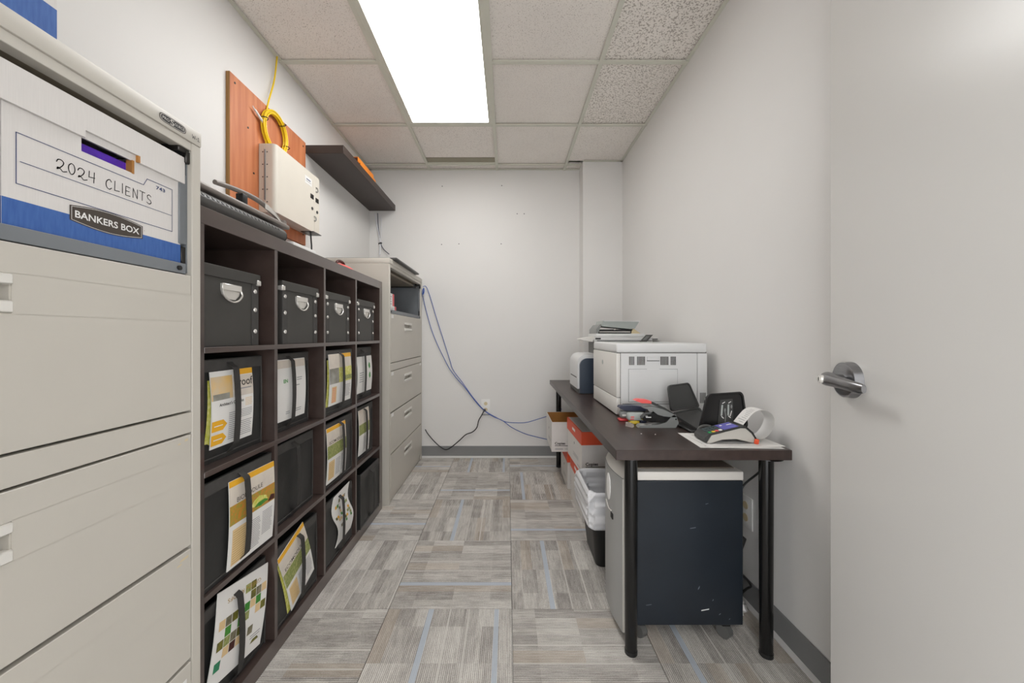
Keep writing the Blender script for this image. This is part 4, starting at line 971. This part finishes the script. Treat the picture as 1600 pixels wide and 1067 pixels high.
for (u, v, du, dv, m_) in ((0.70, 0.115, 0.028, 0.006, 'white'), (0.688, 0.19, 0.006, 0.012, 'scuff'), (0.50, 0.135, 0.02, 0.003, 'scuff'), (0.74, 0.15, 0.004, 0.006, 'scuff'), (0.764, 0.10, 0.006, 0.005, 'scuff'), (0.80, 0.083, 0.004, 0.004, 'scuff'), (0.715, 0.50, 0.01, 0.003, 'scuff'), (0.66, 0.412, 0.02, 0.004, 'scuff')):
    pr = Print(lambda a, b, o: (a, sy0-o, b)); pr.poly([(u, v), (u+du, v+dv*0.8), (u+du, v+dv*1.4), (u, v+dv*0.5)], m_); pr.done('scuff_mark', t, True)
# cords and debris behind it, outlet on the right wall
single('shredder_cord', G().tube([(0.978, 1.34, 0.715), (0.975, 1.345, 0.67), (0.93, 1.37, 0.60), (0.89, 1.395, 0.54), (0.872, 1.40, 0.47), (0.872, 1.405, 0.40), (0.885, 1.41, 0.35), (0.895, 1.41, 0.32)], 0.0038, 8).box(0.872, 0.902, 1.40, 1.422, 0.296, 0.345, 0.005, 2, rot=(Matrix.Rotation(0.35, 3, 'Y'), (0.887, 1.41, 0.32))), 'black', (0.88, 1.4, 0.296), 'black cord hanging behind the shredder beside the desk leg', 'cord')
single('floor_cord', G().tube([(0.875, 1.50, 0.02), (0.90, 1.47, 0.06), (0.93, 1.44, 0.12), (0.935, 1.42, 0.15), (0.90, 1.42, 0.19), (0.865, 1.45, 0.20)], 0.0042, 8), 'black', (0.88, 1.46, 0.015), 'black cord looping near the floor behind the shredder', 'cord')
g = G()
rg = []
for i in range(1, 9):
    a = PI*i/9; ring = []
    for j in range(14):
        b_ = 2*PI*j/14; p = Vector((math.sin(a)*math.cos(b_), math.sin(a)*math.sin(b_), math.cos(a)))
        r = 0.023*(1+0.55*mnoise.noise(p*3.1)); ring.append((0.93+p.x*r*1.1, 1.48+p.y*r, 0.021+p.z*r*1.0))
    rg.append(ring)
single('crumpled_paper', g.rings(rg[::-1]), 'paper', (0.93, 1.48, 0.0), 'crumpled white paper scrap on the floor by the right wall', 'paper', smooth=10)
t = thing('side_outlet', 'white outlet plate low on the right wall behind the desk leg', 'outlet', (XR, 1.535, 0.38))
part('plate', G().box(XR-0.006, XR, 1.495, 1.575, 0.315, 0.445, 0.002, 2), 'white', t)
for dz in (-0.025, 0.025): part('socket', G().cyl((XR-0.0075, 1.535, 0.38+dz), (XR-0.005, 1.535, 0.38+dz), 0.016, n=18), 'beige', t)

# ------------------------------------------------------------------ white laser printer
t = thing('laser_printer', 'big white box-shaped laser printer in the middle of the desk', 'printer', (0.74, 2.0, ZD))
px0, px1, py0, py1, pz0, pz1 = 0.520, 0.956, 1.766, 2.236, ZD+0.006, 1.072
part('feet', G().box(px0+0.03, px0+0.07, py0+0.03, py0+0.07, ZD+0.0003, pz0).box(px1-0.07, px1-0.03, py0+0.03, py0+0.07, ZD+0.0003, pz0).box(px0+0.03, px0+0.07, py1-0.07, py1-0.03, ZD+0.0003, pz0).box(px1-0.07, px1-0.03, py1-0.07, py1-0.03, ZD+0.0003, pz0), 'black', t)
part('core', G().box(px0+0.006, px1-0.003, py0+0.004, py1-0.003, pz0+0.003, pz1-0.01), 'grey_dark', t)
part('top_cover', G().box(px0, px1, py0, py1, pz1-0.046, pz1, 0.010, 3), 'printer', t)
part('rear_cover', G().box(px1-0.047, px1, py0+0.001, py1, pz0, pz1-0.0475, 0.002, 1), 'printer', t)
sd = part('side_frame', G().box(px0+0.022, px1-0.049, py0+0.001, py0+0.02, pz0+0.0, pz1-0.0475, 0.0015, 1), 'printer', t)
fc = part('front_cover', G().box(px0, px0+0.0205, py0+0.001, py1, pz0+0.082, pz1-0.0475, 0.004, 2), 'printer_warm', t)
part('paper_tray', G().box(px0+0.001, px0+0.0205, py0+0.001, py1, pz0, pz0+0.080, 0.003, 2), 'printer_warm', t)
part('logo', G().cyl((px0-0.0004, 2.02, 0.965), (px0+0.001, 2.02, 0.965), 0.013, n=20), 'printer_grey', fc)
dz0, dz1, dx0, dx1 = pz0+0.062, pz1-0.124, 0.580, 0.812
part('side_door', G().box(dx0, dx1, py0-0.002, py0+0.0012, dz0, dz1, 0.0012, 1), 'printer', sd)
part('door_gap', G().box(dx0-0.0016, dx1+0.0016, py0+0.0003, py0+0.0012, dz0-0.0016, dz1+0.0016), 'grey', sd)
vz0, vz1 = pz1-0.104, pz1-0.063
slots = []
for a_, b_ in ((0.582, 0.612), (0.620, 0.660), (0.732, 0.772), (0.781, 0.810)):
    k = int((b_-a_)/0.0066)
    for i in range(k): slots.append(a_+0.0066*i)
for x in slots: part('vent_slot', G().box(x, x+0.0038, py0-0.0002, py0+0.002, vz0, vz1), 'gap', sd, smooth=0)
part('door_pull', G().box(0.667, 0.727, py0-0.0025, py0+0.001, pz1-0.082, pz1-0.064, 0.001, 1), 'printer', sd)
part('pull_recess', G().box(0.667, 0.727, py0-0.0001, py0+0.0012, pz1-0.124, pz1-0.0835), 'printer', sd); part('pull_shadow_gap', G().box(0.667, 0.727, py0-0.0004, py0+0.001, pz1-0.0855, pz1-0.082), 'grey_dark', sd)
part('base_seam', G().box(px0+0.03, px1-0.05, py0+0.0002, py0+0.0012, pz0+0.050, pz0+0.0525), 'gap', sd)
for i in range(5): part('rear_vent_slot', G().box(px1-0.035+i*0.006, px1-0.032+i*0.006, py0+0.0002, py0+0.002, pz0+0.055, pz0+0.105), 'gap', t, smooth=0)
part('output_tray', G().box(px0+0.05, px1-0.12, py0+0.09, py1-0.05, pz1-0.002, pz1+0.0006), 'printer_grey', t)

# ------------------------------------------------------------------ multifunction printer behind it
t = thing('multifunction_printer', 'white multifunction printer with navy sides and raised document feeder', 'printer', (0.68, 2.6, ZD))
mx0, mx1, my0, my1, mz0, mz1 = 0.464, 0.90, 2.425, 2.765, ZD+0.0005, 0.985
def mprof(x0, x1, z0, z1, r, n=8): return [(x0, z0), (x1, z0), (x1, z1)]+[(x0+r-r*math.sin(a), z1-r+r*math.cos(a)) for a in [PI/2*k/n for k in range(n+1)]]
part('body', G().prism(mprof(mx0, mx1, mz0+0.03, mz1, 0.06), 'y', my0+0.02, my1-0.02), 'printer', t)
part('base', G().box(mx0+0.004, mx1, my0+0.018, my1-0.018, mz0, mz0+0.032, 0.002, 1), 'grey_dark', t)
for y0, y1 in ((my0, my0+0.02), (my1-0.02, my1)): part('side_panel', G().prism(mprof(mx0+0.012, mx1+0.004, mz0+0.004, mz1-0.026, 0.05), 'y', y0, y1), 'printer_blue', t)
part('front_slot', G().box(mx0-0.0008, mx0+0.002, my0+0.06, my1-0.06, mz0+0.10, mz0+0.106), 'gap', t)
part('neck', G().box(0.60, mx1, my0+0.03, my1-0.03, mz1, 1.066), 'grey_dark', t)
part('scanner', G().box(0.568, 0.95, my0-0.01, my1-0.06, 1.066, 1.098, 0.006, 2), 'printer', t)
part('scanner_gap', G().box(0.585, 0.945, my0-0.0108, my0-0.009, 1.073, 1.077), 'gap', t)
part('output_flap', G().prism([(0.474, 1.084), (0.478, 1.090), (0.572, 1.104), (0.572, 1.090), (0.556, 1.068), (0.52, 1.074)], 'y', my0-0.004, my0+0.10), 'printer_warm', t)
cp = part('control_panel', G().prism([(0.862, 1.068), (0.905, 1.068), (0.948, 1.114), (0.905, 1.114)], 'y', my0-0.022, my0-0.008), 'grey_dark', t)
part('display', G().prism([(0.878, 1.080), (0.902, 1.080), (0.925, 1.106), (0.905, 1.106)], 'y', my0-0.0235, my0-0.0222), 'grey', cp)
part('scanner_lid', G().box(0.585, 0.905, my0+0.01, my1-0.08, 1.099, 1.122, 0.005, 2), 'printer', t)
fd = part('document_feeder', G().box(0.593, 0.825, my0+0.03, my1-0.12, 1.122, 1.150, 0.003, 1), 'black', t)
part('feeder_end', G().prism([(0.587, 1.122), (0.599, 1.122), (0.623, 1.183), (0.613, 1.183), (0.587, 1.150)], 'y', my0+0.02, my1-0.115), 'grey', fd)
part('feeder_tray', G().prism([(0.625, 1.171), (0.637, 1.208), (0.650, 1.203), (0.875, 1.201), (0.880, 1.206), (0.850, 1.158), (0.825, 1.152)], 'y', my0+0.035, my1-0.125), 'printer_grey', fd)
part('feeder_rim', G().prism([(0.637, 1.208), (0.647, 1.208), (0.880, 1.206), (0.882, 1.200), (0.875, 1.201), (0.650, 1.203)], 'y', my0+0.03, my1-0.12), 'printer', fd)
part('feeder_rollers', G().box(0.610, 0.815, my0+0.026, my0+0.03, 1.131, 1.136).box(0.705, 0.715, my0+0.022, my0+0.03, 1.147, 1.154), 'chrome', fd)
part('support', G().prism([(0.820, 1.122), (0.890, 1.122), (0.860, 1.142), (0.840, 1.158)], 'y', my0+0.04, my1-0.13), 'beige', fd)
part('usb_slot', G().box(0.574, 0.61, my0-0.0112, my0-0.0095, 1.084, 1.094), 'black', t)
part('right_tray', G().box(0.935, 0.985, my0-0.005, my1-0.05, 1.082, 1.090, 0.002, 1), 'printer', t)
part('right_slot', G().box(0.938, 0.984, my0-0.0065, my0-0.0045, 1.083, 1.088), 'gap', t)

# ------------------------------------------------------------------ staplers
z = ZD+0.0005
t = thing('heavy_stapler', 'grey and black lever stapler with a red tip on the desk', 'stapler', (0.63, 1.56, z))
y0, y1 = 1.535, 1.572
base = [(0.545, z), (0.70, z), (0.712, z+0.02), (0.70, z+0.055), (0.685, z+0.05), (0.66, z+0.022), (0.62, z+0.012), (0.552, z+0.010)]
part('base', G().prism(base, 'y', y0, y1), 'grey', t)
part('anvil', G().box(0.555, 0.605, y0+0.006, y1-0.006, z+0.010, z+0.0118), 'chrome', t)
mag = [(0.562, z+0.040), (0.566, z+0.030), (0.60, z+0.022), (0.655, z+0.022), (0.690, z+0.05), (0.66, z+0.062), (0.61, z+0.060), (0.575, z+0.054)]
mg = part('magazine', G().prism(mag, 'y', y0+0.003, y1-0.003), 'black_gloss', t)
pr = Print(lambda u, v, o: (u, y0+0.003-o, v)); pr.rect(0.574, z+0.0475, 0.584, z+0.0495, 'white'); pr.rect(0.576, z+0.0415, 0.598, z+0.0455, 'white'); pr.done('maker_mark', mg, True)
lever = [(0.567, z+0.082), (0.60, z+0.090), (0.645, z+0.078), (0.69, z+0.058), (0.705, z+0.045), (0.69, z+0.044), (0.65, z+0.048), (0.625, z+0.055), (0.605, z+0.070)]
part('lever', G().prism(lever, 'y', y0, y1), 'grey', t)
tip = [(0.530, z+0.113), (0.545, z+0.119), (0.58, z+0.116), (0.615, z+0.104), (0.655, z+0.080), (0.70, z+0.05), (0.685, z+0.054), (0.64, z+0.082), (0.60, z+0.098), (0.56, z+0.102)]
part('handle', G().prism(tip[:3]+[(0.60, z+0.110), (0.60, z+0.100), (0.56, z+0.102)], 'y', y0+0.004, y1-0.004), 'coral', t)
part('handle_arm', G().prism([(0.60, z+0.110), (0.655, z+0.084), (0.70, z+0.054), (0.685, z+0.052), (0.64, z+0.080), (0.60, z+0.098)], 'y', y0+0.004, y1-0.004), 'charcoal', t)
part('pivot', G().cyl((0.700, y0-0.002, z+0.036), (0.700, y1+0.002, z+0.036), 0.003, n=10), 'black', t)
t = thing('desk_stapler', 'navy-handled stapler on a red base beside the white printer', 'stapler', (0.54, 1.66, z))
part('base', G().box(0.502, 0.62, 1.655, 1.69, z, z+0.009, 0.003, 2), 'red', t)
part('magazine', G().box(0.506, 0.62, 1.658, 1.687, z+0.014, z+0.044, 0.008, 3), 'grey', t)
part('staple_rail', G().box(0.515, 0.62, 1.654, 1.691, z+0.022, z+0.030, 0.001, 1), 'white', t)
part('handle', G().prism([(0.500, z+0.060), (0.508, z+0.068), (0.56, z+0.070), (0.63, z+0.062), (0.63, z+0.046), (0.53, z+0.046), (0.512, z+0.052)], 'y', 1.655, 1.69), 'navy', t)
part('hinge', G().cyl((0.625, 1.653, z+0.04), (0.625, 1.692, z+0.04), 0.01, n=14).box(0.612, 0.632, 1.656, 1.689, z+0.008, z+0.045, 0.003, 1), 'grey_dark', t)
t = thing('hole_punch', 'small grey hole punch with an orange label between the staplers', 'hole punch', (0.55, 1.60, z))
part('body', G().box(0.520, 0.60, 1.588, 1.628, z+0.016, z+0.048, 0.010, 3), 'printer_grey', t)
part('label', G().box(0.530, 0.545, 1.5875, 1.5885, z+0.031, z+0.036).box(0.528, 0.544, 1.5875, 1.5885, z+0.022, z+0.026), 'coral', t)
part('yellow_foot', G().box(0.53, 0.57, 1.592, 1.626, z, z+0.016, 0.004, 2), 'yellow_key', t)
part('rear_foot', G().box(0.575, 0.60, 1.592, 1.626, z, z+0.018, 0.003, 1), 'navy', t)
single('clear_wedge', G().prism([(0.500, 1.565), (0.52, 1.54), (0.532, 1.552), (0.522, 1.585), (0.51, 1.59)], 'z', z, z+0.012), 'clear', (0.515, 1.56, z), 'small clear plastic wedge lying in front of the staplers', 'plastic piece')
t = thing('desk_crumbs', 'two tiny white specks on the desk in front of the staplers', 'specks', (0.55, 1.42, z))
for (px_, py_) in ((1024, 679), (1002, 678)):
    Y = F*(CH-z)/(py_-VY); x = (px_-VX)*Y/F; part('speck', G().ball((x, Y, z+0.0012), 0.0022, (1.6 if px_ < 1010 else 1, 1, 0.6), 8), 'white', t)

# ------------------------------------------------------------------ black folding tray with icon label
t = thing('folding_stand', 'black folding stand with two upright trays, one bearing white icons', 'stand', (0.78, 1.52, z))
def slab(corners, th, m, name, r=0.012, rim=True, label=None):
    """rounded panel from four corner points (bl, br, tr, tl), thickened along its normal, with a raised rim"""
    bl, br, tr, tl = [Vector(c) for c in corners]
    nrm = (br-bl).cross(tl-bl).normalized()
    def at(u, v): return bl.lerp(br, u).lerp(tl.lerp(tr, u), v)
    def outline(k):
        out = []
        for (cu, cv, a0) in ((1, 1, 0), (0, 1, PI/2), (0, 0, PI), (1, 0, 3*PI/2)):
            su = 0.10; sv = 0.14; uu = abs(cu-(su if cu == 0 else su)); 
            cu_ = cu-su if cu else su; cv_ = cv-sv if cv else sv
            for q in range(6):
                a = a0+PI/2*q/5; out.append((0.5+(cu_+su*math.cos(a)-0.5)*k, 0.5+(cv_+sv*math.sin(a)-0.5)*k))
        return out
    O = outline(1.0); I = outline(0.90)
    f = lambda pts, o: [at(u, v)+nrm*o for u, v in pts]
    g = G(); g.rings([f(O, -th), f(O, 0.0), f(outline(0.985), 0.003), f(I, 0.003), f(outline(0.885), -0.001), f(outline(0.5), -0.0015)])
    o = part(name, g, m, t, smooth=35)
    return at, nrm, o
slab([(0.722, 1.628, z+0.050), (0.856, 1.640, z+0.064), (0.822, 1.672, z+0.172), (0.722, 1.662, z+0.160)], 0.012, 'charcoal', 'back_tray')
slab([(0.755, 1.452, z+0.010), (0.800, 1.44, z+0.012), (0.854, 1.636, z+0.066), (0.718, 1.620, z+0.043)], 0.008, 'charcoal', 'base_tray')
at, nrm, fo = slab([(0.735, 1.420, z+0.008), (0.935, 1.432, z+0.022), (0.932, 1.462, z+0.163), (0.788, 1.452, z+0.155)], 0.012, 'black_gloss', 'front_tray')
part('foot', G().box(0.72, 0.84, 1.45, 1.60, z, z+0.010, 0.003, 1), 'black', t)
pr = Print(lambda u, v, o: at(u, v)+nrm*(o+0.0002)); pr.rect(0.36, 0.20, 0.70, 0.82, 'charcoal', off=0.0)
for u0, sg in ((0.42, 1), (0.575, -1)):
    pr.rect(u0-0.012, 0.40, u0+0.03, 0.68, 'printer_grey', off=0.0006)
    pr.line([(u0+0.015, 0.72), (u0+0.07, 0.75)], 0.018, 'white'); pr.line([(u0+0.015, 0.38), (u0+0.06, 0.33)], 0.018, 'white')
    pr.poly([(u0+0.085+0.022*math.cos(a), (0.54 if sg > 0 else 0.62)+0.05*math.sin(a)) for a in [2*PI*k/12 for k in range(12)]], 'grey', 0.0006)
pr.line([(0.505, 0.5), (0.525, 0.4), (0.52, 0.24)], 0.02, 'grey'); pr.line([(0.66, 0.5), (0.63, 0.38)], 0.02, 'white')
pr.done('icon_label', fo, True)

# ------------------------------------------------------------------ papers, payment terminal, receipt
def sheet(label, cx, cy, rot, zz, w=0.216, d=0.279, curl=0.0):
    t = thing('paper_sheet', label, 'paper', (cx, cy, zz), rot, 'loose papers on the desk')
    part('page', G().sheet(lambda a, b_, o: ((a-0.5)*d, (b_-0.5)*w, 0.0008+o+curl*max(0, a-0.7)**2), 10, 6, 0.0006), 'paper', t, False)
    pr = Print(lambda u, v, o: (u, v, 0.0008+curl*max(0, u/d-0.2)**2+o))
    for k in range(7): pr.rect(-d*0.42, -w*0.4+k*0.024, d*random.uniform(0.1, 0.42), -w*0.4+k*0.024+0.002, 'p_line')
    pr.done('print', t)
sheet('white printed sheet lying under the payment terminal', 0.805, 1.352, -0.05, z, 0.19)
sheet('white printed sheet sticking out to the right under the terminal', 0.818, 1.345, 0.03, z+0.0014, 0.17, 0.262, 0.03)
zt2 = z+0.004
t = thing('payment_terminal', 'grey payment terminal with coloured keys and purple screen at the desk corner', 'payment terminal', (0.79, 1.35, zt2))
y0, y1 = 1.306, 1.386
side = [(0.700, zt2+0.004), (0.712, zt2+0.002), (0.74, zt2+0.010), (0.80, zt2+0.016), (0.85, zt2+0.006), (0.872, zt2+0.002), (0.880, zt2+0.012), (0.868, zt2+0.034), (0.845, zt2+0.056), (0.83, zt2+0.058), (0.715, zt2+0.030), (0.698, zt2+0.018)]
part('housing', G().prism(side, 'y', y0+0.003, y1-0.003), 'charcoal', t)
for a_, b_ in ((y0, y0+0.003), (y1-0.003, y1)): part('side_cheek', G().prism([(0.706, zt2), (0.722, zt2), (0.76, zt2+0.012), (0.81, zt2+0.014), (0.86, zt2+0.002), (0.876, zt2+0.001), (0.878, zt2+0.010), (0.862, zt2+0.034), (0.842, zt2+0.051), (0.826, zt2+0.052), (0.722, zt2+0.026)], 'y', a_, b_), 'terminal', t)
sl = math.atan2(0.028, 0.115)
def face(u, v, o): # along the sloping top: u from the keypad end, v across
    c, s = math.cos(sl), math.sin(sl); return (0.715+u*c-o*s, y0+v, zt2+0.030+u*s+o*c)
pr = Print(face); pr.rect(0.058, 0.008, 0.112, 0.072, 'screen', off=0.0008)
pr.rect(0.068, 0.05, 0.076, 0.06, 'white', off=0.0012); pr.rect(0.090, 0.045, 0.108, 0.052, 'white', off=0.0012); pr.done('screen', t, True)
cols = ['green', 'yellow_key', 'coral', 'white']
for i in range(4):
    for j in range(4):
        u = 0.004+0.013*i; v = 0.010+0.0155*j
        m_ = cols[i] if j == 0 else 'key'
        g = G(); a = [face(u+du, v+dv, 0.0005) for du, dv in ((0, 0), (0.010, 0), (0.010, 0.0115), (0, 0.0115))]; b2 = [face(u+du, v+dv, 0.003) for du, dv in ((0.001, 0.001), (0.009, 0.001), (0.009, 0.0105), (0.001, 0.0105))]
        part('key', g.rings([a, b2]), m_, t, smooth=0)
part('paper_door', G().prism([(0.835, zt2+0.058), (0.847, zt2+0.058), (0.872, zt2+0.036), (0.884, zt2+0.014), (0.876, zt2+0.006)], 'y', y0+0.004, y1-0.004), 'black', t)
part('red_tag', G().box(0.868, 0.884, 1.296, 1.302, zt2-0.002, zt2+0.016, 0.003, 2, rot=(Matrix.Rotation(0.2, 3, 'Y'), (0.876, 1.3, zt2+0.006))), 'orange_lid', t)
# curled receipt
path = catmull([(0.846, 0, zt2+0.059), (0.866, 0, zt2+0.085), (0.886, 0, zt2+0.106), (0.911, 0, zt2+0.114), (0.940, 0, zt2+0.104), (0.955, 0, zt2+0.076), (0.945, 0, zt2+0.044), (0.925, 0, zt2+0.020), (0.902, 0, zt2+0.010)], 5)
def rec(u, v, o):
    k = min(int(u*(len(path)-1)), len(path)-2); f = u*(len(path)-1)-k
    p = path[k].lerp(path[k+1], f); tn = (path[k+1]-path[k]).normalized(); nn = Vector((-tn.z, 0, tn.x))
    return p+nn*o+Vector((0, 1.326+0.057*v-0.012*u, 0))
t = thing('receipt', 'curled white till receipt looping out of the payment terminal', 'receipt', (0.89, 1.35, zt2+0.01))
part('strip', G().sheet(rec, 44, 2, 0.0004), 'paper', t, smooth=60)
pr = Print(rec)
for k in range(9): pr.rect(0.04+k*0.03, 0.15, 0.046+k*0.03, random.uniform(0.5, 0.85), 'p_line')
pr.done('print', t, True)
single('terminal_cable', G().tube([(0.722, 1.402, zt2+0.012), (0.735, 1.412, zt2+0.028), (0.765, 1.416, zt2+0.034), (0.80, 1.405, zt2+0.022), (0.83, 1.398, zt2+0.010)], 0.0055, 8), 'grey_dark', (0.77, 1.41, zt2), 'thick dark grey cable looping behind the payment terminal', 'cable')
